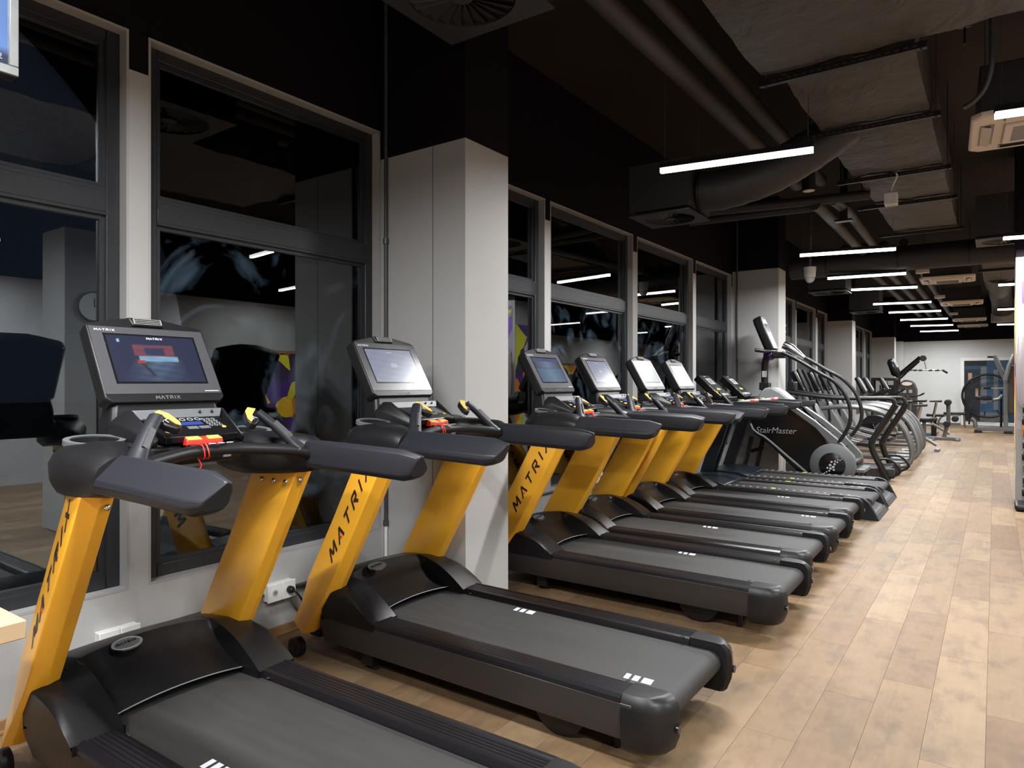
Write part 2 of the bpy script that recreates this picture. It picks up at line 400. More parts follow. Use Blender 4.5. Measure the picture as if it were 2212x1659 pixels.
ro = rest.build('far_planks', M['floor'], fl); ro['kind'] = 'stuff'
struct(B().box(WX - .2, XR + .2, YF, YB, CZ, CZ + .2).build('ceiling', M['slab']), 'dark open ceiling slab above the ducts')

# left wall: sill band, head band and piers between the windows
WIN = [(-1.95, -.30), (-.18, 1.58), (1.695, 3.20), (3.70, 5.245), (5.356, 7.098), (7.227, 8.983), (9.106, 10.64),
       (11.13, 12.95), (13.07, 14.81), (14.93, 16.76), (16.98, 18.08), (18.60, 20.32), (20.45, 22.20), (22.32, 23.95), (24.08, 25.5), (26.02, 27.3)]
SZ, HZ = .478, 3.11
wl = B()
wl.box(WX - .16, WX, YF, YB, 0, SZ - .012); wl.box(WX - .16, WX, YF, YB, HZ + .012, CZ)
prev = YF
for a, b_ in WIN:
    wl.box(WX - .16, WX, prev, a - .012, SZ - .012, HZ + .012); prev = b_ + .012
wl.box(WX - .16, WX, prev, YB, SZ - .012, HZ + .012)
struct(wl.build('wall_left', M['wall']), 'grey window wall painted black above head height')
GX = -3.44
for i, (a, b_) in enumerate(WIN):
    gm = M['glass_s'] if i in (2, 4, 5) else M['glass']
    wn = struct(B().box(GX - .035, GX + .028, a, a + .062, SZ, HZ).box(GX - .035, GX + .028, b_ - .062, b_, SZ, HZ)
                .box(GX - .035, GX + .028, a + .062, b_ - .062, SZ, SZ + .062).box(GX - .035, GX + .028, a + .062, b_ - .062, HZ - .055, HZ)
                .build('window_%d' % (i + 1), M['frame'], bevel=.004, seg=1))
    tz = 2.30
    B().box(GX - .035, GX + .03, a + .062, b_ - .062, tz - .066, tz + .066).box(GX + .03, GX + .034, a + .062, b_ - .062, tz - .05, tz + .046).build('transom', M['frame'], wn, bevel=.003, seg=1)
    # casement beads (step of the frame)
    bd = B()
    for z0, z1 in ((SZ + .062, tz - .066), (tz + .066, HZ - .055)):
        bd.box(GX - .02, GX + .012, a + .062, a + .085, z0, z1).box(GX - .02, GX + .012, b_ - .085, b_ - .062, z0, z1)
        bd.box(GX - .02, GX + .012, a + .085, b_ - .085, z0, z0 + .02).box(GX - .02, GX + .012, a + .085, b_ - .085, z1 - .02, z1)
    bd.build('glazing_bead', M['frame'], wn)
    B().box(GX - .006, GX - .002, a + .085, b_ - .085, SZ + .082, tz - .086).build('pane', gm, wn)
    B().box(GX - .006, GX - .002, a + .085, b_ - .085, tz + .086, HZ - .075).build('pane', M['glass'], wn)
    rv = B().box(GX - .04, WX + .001, a - .012, a, SZ, HZ).box(GX - .04, WX + .001, b_, b_ + .012, SZ, HZ)
    rv.box(GX - .04, WX + .001, a - .012, b_ + .012, SZ - .012, SZ).box(GX - .04, WX + .001, a - .012, b_ + .012, HZ, HZ + .012)
    rv.build('reveal', M['grey'], wn)
# baseboard
tb = B(); tb.box(WX, WX + .014, YF, 3.218, 0, .058); tb.box(WX, WX + .026, YF, 3.218, 0, .016); tb.box(WX, WX + .014, 3.69, 10.68, 0, .058).box(WX, WX + .026, 3.69, 10.68, 0, .016)
tb.box(WX, WX + .014, 11.13, 18.1, 0, .058)
struct(tb.build('baseboard_left', M['base'], bevel=.003, seg=1), 'oak baseboard under the windows')
# wall pillars (side face toward camera carries a panel joint)
for nm, x1, y0, y1, mt, lab in (('pillar', -2.625, 3.218, 3.668, M['wall'], 'grey pillar between the second and third treadmill'),
                           ('pillar', -2.656, 10.69, 11.11, M['pillar2'], 'grey pillar behind the stair climber'),
                           ('pillar', -2.80, 18.1, 18.56, M['wall'], 'third grey wall pillar'), ('pillar', -2.70, 25.57, 26.0, M['wall'], 'farthest grey wall pillar')):
    p = struct(B().box(WX, x1, y0, y1, 0, CZ).build(nm, mt, bevel=.003, seg=1), lab)
    if y0 < 5: B().box(-2.889, -2.885, y0 - .0012, y0 + .01, 0, 2.93).build('panel_joint', M['conduit'], p)
struct(B().box(WX - .16, XR + .2, YB, YB + .2, 0, CZ).build('wall_back', M['backwall']), 'pale grey back wall')
bs = B().box(-2.9, -.86, YB - .02, YB, 0, .07)
struct(bs.build('baseboard_back', M['midgrey']), 'grey baseboard of the back wall')
struct(B().box(-2.66, -2.60, YB - .35, YB, 0, CZ).box(-3.35, -2.60, YB - .40, YB - .35, 0, CZ).build('pillar', M['backwall']), 'shallow corner casing on the back wall')
struct(B().box(XR, XR + .2, YF, YB, 0, CZ).build('wall_right', M['wall']), 'grey right hand wall')
struct(B().box(WX - .16, XR + .2, YF - .2, YF, 0, CZ).build('wall_front', M['wall']), 'grey wall behind the viewer')
# right pillar row; the second one shows at the picture's edge
for x0, x1, y0, y1, lab in ((.36, .86, 2.85, 3.35, 'free standing grey pillar with a clock'), (.20, .72, 10.1, 10.6, 'free standing grey pillar with a printed mural')):
    p = struct(B().box(x0, x1, y0, y1, 0, CZ).build('pillar', M['wall'], bevel=.004, seg=1), lab)
    if y0 > 5:
        # printed film on the face toward the viewer, set in from the edge
        ml = B().box(x0 + .06, x1 - .02, y0 - .004, y0 - .0005, .05, 2.84).build('mural_film', M['lightgrey'], p)
        def film(name, pts, mt): B().prism(pts, 'y', y0 - .006, y0 - .0042).build(name, mt, ml)
        xa, xb = x0 + .061, x1 - .021
        film('film_stripe', [(xa, 2.80), (xb, 2.62), (xb, 2.74), (xa, 2.84)], M['purple'])
        film('film_stripe', [(xa, 2.73), (xb, 2.52), (xb, 2.61), (xa, 2.79)], M['lemon'])
        film('film_stripe', [(xa, 2.66), (xb, 2.42), (xb, 1.9), (xa + .10, 2.22), (xa, 2.4)], M['purple'])
        film('film_stripe', [(xa, 1.98), (xa + .10, 2.10), (xb, 1.80), (xb, 1.70), (xa, 1.93)], M['purple'])
        film('film_disc', [(xa, 1.92)] + [(xa + .20 - .20 * math.cos(t * PI / 16), 1.66 + .24 * math.sin(t * PI / 16)) for t in range(0, 13)] + [(xb, 1.45), (xa, 1.45)], M['orange'])
        film('film_stripe', [(xa, .82), (xb, .82), (xb, .96), (xa, .98)], M['orange'])
        film('film_stripe', [(xa, .10), (xb, .16), (xb, .55), (xa + .08, .42), (xa, .2)], M['purple'])
        B().box(x0 - .004, x0 - .0005, y0 + .02, y1 - .02, .3, 2.5).build('mural_film', M['mural'], p)
struct(B().box(XR - .03, XR, 7.2, 20, .1, 2.0).build('trim_1', M['mural']), 'mural panel along the right wall')
struct(B().box(XR - .05, XR, 7.2, 20, 2.0, 2.06).build('trim_2', M['base']), 'wooden rail above the mural panel')
ck = thing('wall_clock', 'round white wall clock on the near free standing pillar', 'clock', (.36, 3.1, 2.19))
B().tube([(-.03, 0, 0), (0, 0, 0)], .15, 28).build('case', M['midgrey'], ck)
B().tube([(-.034, 0, 0), (-.031, 0, 0)], .135, 28).build('dial', M['white'], ck)
B().box(-.037, -.035, -.004, .004, 0, .08).box(-.037, -.035, 0, .10, -.004, .004).build('hand', M['black'], ck)

# ------------------------------------------------------------------ outside, in the dark
struct(B().box(-60, WX - .17, -30, 60, -.25, -.10).build('ground', M['asphalt']), 'dark ground outside the windows')
struct(B().box(-9.4, -9.2, -10, 40, -.1, .35).build('kerb', M['midgrey']), 'low garden kerb outside')
def shrub(x, y, r, h, n, label):
    t = thing('shrub', label, 'shrub', (x, y, -.1), 0, 'garden shrubs outside')
    st = B()
    for k in range(6):
        a = k * 1.05; st.tube([(0, 0, 0), (math.cos(a) * r * .3, math.sin(a) * r * .3, h * .5), (math.cos(a) * r * .6, math.sin(a) * r * .6, h * .85)], [.02, .014, .006], 5)
    st.build('stem', M['brown'], t)
    lf = B()
    for k in range(n):
        a = random.uniform(0, 2 * PI); z = h * (random.random() ** .7); rr = r * math.sqrt(random.random()) * (1.05 - .55 * abs(z / h - .45))
        c = Vector((math.cos(a) * rr, math.sin(a) * rr, z + .1)); d = Vector((random.uniform(-1, 1), random.uniform(-1, 1), random.uniform(-.3, 1))).normalized()
        s_ = d.cross(Vector((0, 0, 1))).normalized() * .028; q = d * random.uniform(.10, .17)
        lf.add([c, c + q * .5 + s_, c + q, c + q * .5 - s_ + Vector((0, 0, .012))], [(0, 1, 2), (0, 2, 3)])
    o = lf.build('foliage', M['leaf'], t); o['kind'] = 'stuff'
shrub(-6.6, 4.55, .75, 1.75, 1500, 'dark garden shrub outside, showing beside the first console')
shrub(-6.9, 6.1, .7, 1.35, 1100, 'lower garden shrub outside, showing beside the second console')
sl = thing('street_lamp', 'lit white street lamp outside in the night', 'lamp', (-16, 9.24, -.1))
B().tube([(0, 0, 0), (0, 0, 3.05)], [.05, .035], 8).build('pole', M['midgrey'], sl)
B().loft([[(-.15, -.1, 3.05), (.15, -.1, 3.05), (.15, .1, 3.05), (-.15, .1, 3.05)], [(-.25, -.2, 3.14), (.25, -.2, 3.14), (.25, .2, 3.14), (-.25, .2, 3.14)], [(-.1, -.1, 3.24), (.1, -.1, 3.24), (.1, .1, 3.24), (-.1, .1, 3.24)]]).build('head', M['streetlamp'], sl)

# ------------------------------------------------------------------ pendant lights
def pendant(xa, ya, xb, yb, z, label, group, power=1.0):
    L_ = math.hypot(xb - xa, yb - ya); a = math.atan2(yb - ya, xb - xa)
    t = thing('pendant_light', label, 'light', ((xa + xb) / 2, (ya + yb) / 2, z), a, group)
    B().box(-L_ / 2 - .004, L_ / 2 + .004, -.026, .026, .012, .050).build('housing', M['black'], t, bevel=.002, seg=1)
    df = B().box(-L_ / 2, L_ / 2, -.023, .023, -.022, .012); df.mi = [1 if i == 0 else 0 for i in range(6)]
    df.build('diffuser', [M['lamp_side'], M['lamp']], t)
    ad = bpy.data.lights.new('pendant_tube', 'AREA'); ad.shape = 'RECTANGLE'; ad.size = L_ - .01; ad.size_y = .04; ad.energy = LAMP_W * power; ad.spread = math.radians(LAMP_SPREAD); ad.color = (.985, .995, 1.0)
    ao = bpy.data.objects.new('tube_light', ad); COL.objects.link(ao); ao.parent = t; ao.location = (0, 0, -.0235)
    for s in (-1, 1): B().cyl((s * L_ * .47, 0, .05), (s * L_ * .47, 0, CZ - z), .0022, 5).build('suspension_wire', M['conduit'], t)
LL = [(-2.127, 5.01, -1.05, 5.177), (-2.068, 9.395, -1.001, 9.623), (-2.17, 11.74, -1.10, 11.87), (-2.137, 13.42, -1.10, 13.69), (-2.10, 16.17, -1.07, 16.39),
      (-2.05, 18.33, -1.02, 18.56), (-2.05, 20.72, -1.0, 20.93), (-2.02, 23.10, -.99, 23.36), (-1.99, 25.80, -.95, 25.93)]
ORD = ['nearest', 'second', 'third', 'fourth', 'fifth', 'sixth', 'seventh', 'eighth', 'last']
for i, q in enumerate(LL):
    pendant(*q, 3.1, 'slim white linear pendant light, %s of the row above the treadmills' % ORD[i], 'row of linear pendants', 1.0 if i < 2 else .62)
pendant(-2.15, .55, -1.07, .71, 3.1, 'slim linear pendant above the counter, beyond the picture edge', 'row of linear pendants')
pendant(-2.15, -1.05, -1.07, -.89, 3.1, 'added slim linear pendant behind the viewer, unseen fill for the near treadmills', 'row of linear pendants')  # extra lamp outside the row's spacing, added to brighten the near yellow uprights
for i, (q, lab) in enumerate((((.0, 5.162, 1.08, 5.33), 'slim linear pendant cut by the picture edge below the air conditioner'),
                              ((.08, 9.626, 1.15, 9.85), 'slim linear pendant cut by the edge above the printed pillar'),
                              ((.02, .75, 1.09, .92), 'slim linear pendant beside the near free standing pillar'))):
    pendant(*q, 3.1, lab, 'right hand row of linear pendants')
for i, y in enumerate((-1.4, 3.0, 7.4, 12, 16.5, 21)):
    pendant(2.5, y, 3.57, y + .17, 3.1, 'linear pendant in the hidden right aisle, %s from the viewer' % ORD[i], 'hidden aisle pendants')
for i, y in enumerate((14.2, 19, 24)):
    pendant(.05, y, 1.12, y + .2, 3.1, 'linear pendant hidden behind the printed pillar, %s' % ORD[i], 'right hand row of linear pendants', .62)

# ------------------------------------------------------------------ the yellow-legged treadmills
def picture(name, mat_name, fn, c00, c10, c11, c01, parent, strength, nx=72, ny=44):
    """a lit screen: its picture is printed as colours on a fine grid (bottom-left, bottom-right, top-right, top-left)"""
    c00, c10, c11, c01 = map(Vector, (c00, c10, c11, c01)); vs = []; cs = []
    for j in range(ny + 1):
        for i in range(nx + 1):
            u, v = i / nx, j / ny
            vs.append(tuple((c00 * (1 - u) + c10 * u) * (1 - v) + (c01 * (1 - u) + c11 * u) * v)); cs.append((*fn(u, v), 1))
    fs = [(j * (nx + 1) + i, j * (nx + 1) + i + 1, (j + 1) * (nx + 1) + i + 1, (j + 1) * (nx + 1) + i) for j in range(ny) for i in range(nx)]
    me = bpy.data.meshes.new(name); me.from_pydata(vs, [], fs)
    at = me.color_attributes.new('picture', 'FLOAT_COLOR', 'POINT')
    for k, c in enumerate(cs): at.data[k].color = c
    m, nt, p = new_mat(mat_name)
    a = N(nt, 'ShaderNodeAttribute', attribute_name='picture')
    nt.links.new(a.outputs['Color'], p.inputs['Emission Color']); p.inputs['Emission Strength'].default_value = strength
    p.inputs['Base Color'].default_value = (.012, .012, .014, 1); p.inputs['Roughness'].default_value = .22
    me.materials.append(m); o = bpy.data.objects.new(name, me); COL.objects.link(o); o.parent = parent
    return o
def noise2(x, y):
    return (math.sin(x * 12.9 + y * 47.1) * .5 + math.sin(x * 31.7 - y * 21.3 + 1.7) * .3 + math.sin(x * 71.0 + y * 90.0) * .2)
def scene_dark(u, v):
    """night street: lit road, reddish shop front"""
    n = noise2(u, v); c = [.010, .016, .055]
    road = max(0, 1 - abs((u - .50 - (v - .4) * .15) / (.40 - .22 * v))) if v < .55 else 0
    if v < .50:
        k = road * (.35 + .65 * v * 2) * (.75 + .35 * n); c = [c[0] + .10 * k, c[1] + .16 * k, c[2] + .22 * k]
    if .44 < v < .56 and .30 < u < .74: c = [.20 + .06 * n, .36 + .06 * n, .52]
    if .56 <= v < .80 and .26 < u < .72: c = [.17 + .06 * n, .045, .065]
    if .58 < v < .73 and .38 < u < .60: c = [.02, .025, .07 + .06 * max(0, n)]
    if .30 < u - (v - .4) * -.35 < .345 and .12 < v < .46: c = [.02, .02, .03]
    if .27 < u < .36 and .40 < v < .47: c = [.45, .03, .02]
    if .10 < u < .13 and .86 < v < .93: c = [.35, .6, .8]
    return c
def scene_blue(u, v):
    n = noise2(u * .8, v * .8); k = max(0, 1 - abs(u - .5) * 2.1)
    c = [.05, .07, .14]
    if v < .55: c = [.06 + .06 * k * (1 + n * .4), .10 + .09 * k, .17 + .10 * k]
    elif .58 < v < .85: c = [.10 * k + .04, .12 * k + .05, .2 * k + .07]
    return c
def scene_pale(u, v):
    n = noise2(u * .6, v * .7)
    c = [.22 + .02 * n, .24 + .02 * n, .33 + .02 * n]
    if .44 < u < .58 and .44 < v < .58: c = [.34, .38, .46]
    if .44 < u < .56 and .90 < v < .93: c = [.45, .47, .52]
    return c
def scene_grey(u, v):
    c = [.20, .23, .24]
    if .35 < u < .6 and .35 < v < .6: c = [.27, .22, .20]
    return c
def scene_white(u, v): return [.50, .54, .53]

def hood_mesh():
    b = B(); ys = [-.428, -.424, -.40, -.36, -.31, -.275, -.262, -.250, -.235, -.20, -.14, -.07, 0]
    ys = ys + [-y for y in reversed(ys[:-1])]
    nr = 15; rings = []
    for y in ys:
        a = abs(y); wing = a > .256
        zc = .408 + .048 * (1 - (a / .42) ** 2) if a < .42 else .395
        xc = -1.165 + .06 * (a / .42) ** 2
        xs = -1.45 if a < .33 else -1.17 if a > .37 else -1.30
        col = [(xs, y, .24), (xs + .005, y, .33), (xs + .04, y, .372 + .012 * (1 - a / .43)), (max(xs + .06, -1.30), y, (zc + .375) / 2 + .012)]
        if a > .426: col = [(-1.17, y * .985, .22), (-1.165, y, .31), (-1.14, y, .352), (-1.12, y, .372)]; zc = .385
        for i in range(nr - 4):
            t = i / (nr - 5)
            if wing or a > .426:
                x = xc + (-.803 - xc) * t; z = zc + (.288 - zc) * t + .030 * math.sin(PI * t)
            else:
                xr = -.925 + .018 * (a / .25) ** 2; zr = .300 - .012 * (a / .25) ** 2
                x = xc + (xr - xc) * t; z = zc + (zr - zc) * (t ** .75) - .018 * math.sin(PI * t) * (1 if i > 1 else .3)
            col.append((x, y, z))
        rings.append(col)
    b.loft(rings, cap=False, closed=False)
    # side skirts and under lip
    for s in (-1, 1):
        top = [r for r in rings[0 if s < 0 else -1][1:]]
        b.loft([top, [(p[0], s * .424, min(p[2], .255)) for p in top]], cap=False, closed=False)
        # rear edge of the wing
        b.add([(-.803, s * .262, .288), (-.803, s * .424, .288), (-.803, s * .424, .255), (-.803, s * .262, .255)], [(0, 1, 2, 3)])
        b.add([(-.803, s * .258, .289), (-.915, s * .253, .29), (-.915, s * .253, .262), (-.803, s * .258, .262)], [(0, 1, 2, 3)])
    # front face
    b.add([(-1.45, -.33, .24), (-1.45, .33, .24), (-1.44, .33, .12), (-1.44, -.33, .12)], [(0, 1, 2, 3)])
    return b
UP_D = Vector((.50, 0, .866)).normalized()
def make_treadmill():
    t = thing('treadmill', '-', 'treadmill')
    # deck
    B().prism([(-1.0, .262), (.60, .262), (.624, .255), (.642, .238), (.65, .212), (.642, .186), (.624, .168), (.60, .160), (-1.0, .160)], 'y', -.272, .272).build('belt', M['belt'], t, smooth=50)
    fr_ = B().box(-1.40, .56, -.33, .33, .115, .155).box(-1.42, -1.34, -.30, .30, .075, .13)
    for s in (-1, 1): fr_.box(-.98, -.90, s * .30 - .03, s * .30 + .03, .03, .12)
    fr_.build('under_frame', M['black'], t)
    for s in (-1, 1):
        pn = B(); sec = [(s * .33, .265), (s * .414, .265), (s * .409, .20), (s * .382, .112), (s * .34, .112)]
        pn.prism(sec, 'x', -1.20, .545); pn.build('side_panel', M['panel'], t, bevel=.003, seg=1)
        prof = [(s * .276, .250), (s * .276, .268), (s * .284, .288)]
        for k in range(5):
            y0 = .296 + k * .0165; prof += [(s * y0, .2915), (s * (y0 + .010), .2915), (s * (y0 + .012), .2885), (s * (y0 + .0155), .2885)]
        prof += [(s * .382, .2935), (s * .398, .292), (s * .412, .282), (s * .416, .268), (s * .41, .262)]
        B().prism(prof, 'x', -.83, .50).build('foot_rail', M['rail'], t, smooth=25)
        cp = B(); poly = [(.50, s * .285), (.50, s * .4165), (.56, s * .416), (.615, s * .405), (.655, s * .382), (.680, s * .345), (.690, s * .300), (.672, s * .284)]
        def ring(z, k, dx=0): return [(.50 + (x - .50) * k + dx * (x > .5), y if abs(y) < .29 else s * (.285 + (abs(y) - .285) * k), z) for x, y in poly]
        cp.loft([ring(.086, .80), ring(.10, .88), ring(.15, .98), ring(.20, 1.0), ring(.245, .985), ring(.272, .95), ring(.294, .82), ring(.2955, .70)])
        c = cp.build('end_cap', M['black'], t, smooth=40)
        B().cyl((.684, s * .322, .185), (.694, s * .322, .185), .016, 12).build('cap_hole', M['gloss'], c)
        B().cyl((.40, s * .24, 0), (.40, s * .24, .13), .018, 10).build('levelling_foot', M['black'], t)
        B().cyl((.47, s * .282, .291), (.47, s * .282, .294), .009, 10).build('rail_screw', M['chrome'], t)
        B().cyl((-.76, s * .274, .271), (-.76, s * .274, .275), .009, 10).build('rail_screw', M['chrome'], t)
        # wheels
        wh = B(); wh.tube([(-1.385, s * .39, .051), (-1.385, s * .392, .051), (-1.385, s * .43, .051), (-1.385, s * .434, .051)], [.044, .051, .051, .046], 24)
        wo = wh.build('front_wheel', M['black'], t); B().cyl((-1.385, s * .43, .051), (-1.385, s * .437, .051), .018, 14).build('wheel_hub', M['gloss'], wo)
        iw = B(); iw.tube([(.17, s * .26, .128), (.17, s * .265, .128), (.17, s * .305, .128), (.17, s * .31, .128)], [.118, .126, .126, .118], 32)
        iw.build('incline_wheel', M['black'], t)
        # upright: folded sheet channel, chamfered rear edges
        u = B(); rings = []
        for z, xf_, xr in ((.150, -1.478, -1.275), (.27, -1.412, -1.17), (.41, -1.362, -1.062), (.75, -1.16, -.865), (1.095, -.965, -.672)):
            w_ = xr - xf_
            rings.append([(xf_ + w_ * fx, s * y, z + dz * (1 if z < .2 else 0)) for fx, y, dz in ((.0, .352, .02), (.06, .345, .018), (.80, .340, 0), (.965, .348, -.004), (1.0, .392, -.006), (.90, .444, -.004), (.86, .4455, -.003), (.05, .372, .012))])
        u.loft(rings); uo = u.build('upright', M['yellow'], t, bevel=.006, seg=2, smooth=30)
        fy = (-.24, -s * .0735, 0)
        if s < 0: mtx = basis((-1.084, -.4292, .545), UP_D, fy)
        else: mtx = basis((-.80, .4282, 1.02), -UP_D, fy)
        wm, dp = wordmark(mtx, .072, .040, .064, th=.20, slant=.22)
        wm.build('lettering', M['black_print'], uo)
        nz_ = mtx.to_3x3().col[2]; B().cyl(dp - nz_ * .0008, dp + nz_ * .0014, .0075, 12).build('red_dot', M['red'], uo)
        for k, (bx, by) in enumerate(((-.90, .340), (-.82, .340), (-.745, .340))):
            B().dome((bx, s * (by - .001), 1.045), .011, .006, .011, 10, 3).build('bolt', M['chrome'], uo)
        B().dome((-.688, s * .370, 1.055), .008, .011, .011, 10, 3).build('bolt', M['chrome'], uo)
        # hand rail
        def hr(x, k=1.0, dz=0, dy=0):
            c = (.395, 1.165); pts = [(.348, 1.112), (.336, 1.128), (.335, 1.182), (.342, 1.208), (.360, 1.222), (.376, 1.219), (.428, 1.170), (.445, 1.154), (.449, 1.136), (.440, 1.114), (.42, 1.106), (.37, 1.106)]
            return [(x + (.018 * (z - 1.165) / .05 if k < 1 else 0), s * (c[0] + (y - c[0]) * k + dy), c[1] + (z - c[1]) * k + dz) for y, z in pts]
        r_ = B().loft([hr(-.74, 1.0, .004), hr(-.40, 1.0, -.002), hr(-.118, 1.0, -.010), hr(-.062, .76, -.013), hr(-.052, .68, -.013)])
        r_.build('handrail', M['soft'], t, bevel=.003, seg=1, smooth=28)
        # shoulder body that carries the rail and the cup
        sh = B(); R_ = []
        for x, y0, y1, z0, z1 in ((-.605, .342, .450, 1.100, 1.222), (-.64, .325, .458, 1.092, 1.238), (-.72, .285, .462, 1.085, 1.246), (-.80, .24, .462, 1.083, 1.249), (-.88, .205, .455, 1.085, 1.250),
                                  (-.95, .19, .435, 1.095, 1.246), (-1.02, .19, .395, 1.11, 1.232), (-1.07, .20, .345, 1.13, 1.21), (-1.085, .22, .32, 1.14, 1.20)):
            m_ = (y0 + y1) / 2; h2 = z1 - z0
            R_.append([(x, s * y, z) for y, z in ((y0 + .03, z0), (y0, z0 + .03), (y0 - .004, z1 - .04), (y0 + .025, z1 - .004), (m_ - .02, z1), (y1 - .05, z1 - .008), (y1 - .018, z1 - .030), (y1, z1 - .062), (y1 - .004, z0 + .035), (y1 - .02, z0 + .008), (m_, z0))])
        so = sh.loft(R_).build('shoulder', M['black'], t, smooth=50)
        B().ring((0, 0, 0), .050, .063, -.012, .005, 36, 1.12, 1.55).xf(Matrix.Translation((-.925, s * .30, 1.250)) @ Matrix.Rotation(math.radians(10), 4, 'Y')).build('cup_rim', M['midgrey'], so, smooth=50)
        B().tube([(0, 0, -.004), (0, 0, .0015)], .05, 28).xf(Matrix.Translation((-.925, s * .30, 1.2505)) @ Matrix.Rotation(math.radians(10), 4, 'Y') @ Matrix.Diagonal((1.13, 1.56, 1, 1))).build('cup_well', M['gloss'], so)
        # joystick with its paddle
        js = B().tube(smooth_path([(-.625, s * .318, 1.185), (-.648, s * .292, 1.222), (-.690, s * .240, 1.288), (-.722, s * .196, 1.334)], 3), [.034, .032, .028, .026, .024, .023, .022, .0215, .021, .0205], 10, sq=(1.25, .8))
        jo = js.build('joystick', M['soft'], t, smooth=60)
        pb = [(-.735, s * .207, 1.342), (-.755, s * .172, 1.350), (-.735, s * .148, 1.338), (-.695, s * .130, 1.312), (-.672, s * .132, 1.298), (-.668, s * .152, 1.292), (-.690, s * .185, 1.306)]
        nrm = Vector((.55, s * .05, .835)).normalized()
        B().loft([[tuple(Vector(p) - nrm * .028) for p in pb], [tuple(Vector(p)) for p in pb]]).build('paddle_body', M['black'], jo, bevel=.005)
        yb = [(-.737, s * .196, 1.3445), (-.753, s * .172, 1.350), (-.733, s * .149, 1.3385), (-.694, s * .133, 1.313), (-.675, s * .137, 1.3005), (-.686, s * .150, 1.3065), (-.708, s * .160, 1.320)]
        B().loft([[tuple(Vector(p) + nrm * .0005) for p in yb], [tuple(Vector(p) + nrm * .004) for p in yb]]).build('paddle', M['orange_pad'], jo)
        ib = B()
        for k in ([(0, 0), (.012, .010)], [(.012, .010), (.010, .022)], [(0, .016), (.010, .022)], [(.012, .010), (.022, .004)]):
            for q in strokes([((k[0][0], k[0][1]), (k[1][0], k[1][1]))], .003):
                o_ = Vector((-.690, s * .172, 1.312)); ex = Vector((-.45, s * -.2, .3)).normalized(); ey = nrm.cross(ex)
                ib.add([tuple(o_ + ex * a + ey * b2 + nrm * .002) for a, b2 in q], [(0, 1, 2, 3)])
        ib.build('runner_mark', M['white_print'], jo)
        a0, a1 = Vector((-.652, s * .287, 1.229)), Vector((-.690, s * .240, 1.288)); d_ = (a1 - a0).normalized(); side = Vector((.25, s * .97, 0)); side = (side - d_ * side.dot(d_)).normalized(); nn = side.cross(d_); nn = nn if nn.x > 0 else -nn
        f_ = lambda q, o2: [tuple(q + nn * o2 + side * k2 * .011) for k2 in (-1, 1)]
        pl = f_(a0, .027) + f_(a1, .0255)[::-1]
        B().loft([[tuple(Vector(p) - nn * .01) for p in pl], pl]).build('sensor_plate', M['bezel'], jo)
    # hood, badge, trim
    ho = hood_mesh().build('hood', M['hood'], t, smooth=55)
    bz = B(); bz.tube([(0, 0, 0), (0, 0, .006)], .055, 28); bz.xf(basis((-1.105, -.105, .450), (.93, -.05, -.22), (0, 1, .08)) @ Matrix.Diagonal((.74, 1.0, 1, 1)))
    bo = bz.build('badge', M['chrome'], ho)
    bz2 = B(); bz2.tube([(0, 0, .005), (0, 0, .0075)], .047, 28); bz2.xf(basis((-1.105, -.105, .450), (.93, -.05, -.22), (0, 1, .08)) @ Matrix.Diagonal((.66, .96, 1, 1))); bz2.build('badge_plate', M['midgrey'], ho)
    mtx = basis((-1.098, -.146, .4545), (0, 1, .08), (-.93, .05, .22)); wm, _ = wordmark(mtx, .014, .004, .0095, th=.2); wm.build('badge_lettering', M['black'], ho)
    tp = [(-.923 + .018 * (y / .25) ** 2 + .002, y, .302 - .012 * (y / .25) ** 2) for y in [-.25 + .5 * i / 14 for i in range(15)]]
    B().tube(tp, .0028, 6).build('trim_strip', M['silver'], ho)
    # belt print
    global bars
    def bars(x, y):
        q = B()
        for k, wd in enumerate((.022, .026, .042)):
            x0 = x + (0, .036, .076)[k]; q.prism([(x0, y - .024), (x0 + wd, y - .024), (x0 + wd - .006, y + .024), (x0 - .006, y + .024)], 'z', .2622, .2629)
        return q
    # cross bar with stop button, keys and safety cord
    cb = smooth_path([(-.60, -.345, 1.170), (-.615, -.30, 1.184), (-.665, -.18, 1.197), (-.700, -.09, 1.203), (-.712, 0, 1.204), (-.700, .09, 1.203), (-.665, .18, 1.197), (-.615, .30, 1.184), (-.60, .345, 1.170)], 3)
    co = B().tube(cb, .0225, 12).build('crossbar', M['black'], t, smooth=60)
    B().loft([[(-.735, -.085, 1.212), (-.690, -.085, 1.210), (-.690, .105, 1.210), (-.735, .105, 1.212)], [(-.733, -.08, 1.230), (-.695, -.08, 1.224), (-.695, .10, 1.224), (-.733, .10, 1.230)]]).build('key_strip', M['gloss'], co, bevel=.003)
    for k, mt in enumerate((M['key'], M['green'], M['red'])):
        B().ring((-.712, .002 + k * .035, 1.2275), .006, .0125, 0, .0012, 20).build('key_ring', M['white'], co)
        B().tube([(-.712, .002 + k * .035, 1.2272), (-.712, .002 + k * .035, 1.2284)], .006, 12).build('key', mt, co)
    st = B().loft([[(-.775, -.075, 1.222), (-.738, -.082, 1.222), (-.738, .066, 1.222), (-.775, .06, 1.222)], [(-.772, -.070, 1.254), (-.740, -.078, 1.243), (-.740, .062, 1.243), (-.772, .055, 1.254)]]).build('stop_button', M['red'], co, bevel=.004)
    for y0, y1 in ((-.070, -.022), (.010, .056)):
        B().loft([[(-.766, y0, 1.252), (-.741, y0 - .004, 1.2435), (-.741, y1 + .004, 1.2435), (-.766, y1, 1.252)], [(-.765, y0, 1.2545), (-.742, y0 - .003, 1.246), (-.742, y1 + .003, 1.246), (-.765, y1, 1.2545)]]).build('stop_pad', M['orange_pad'], co)
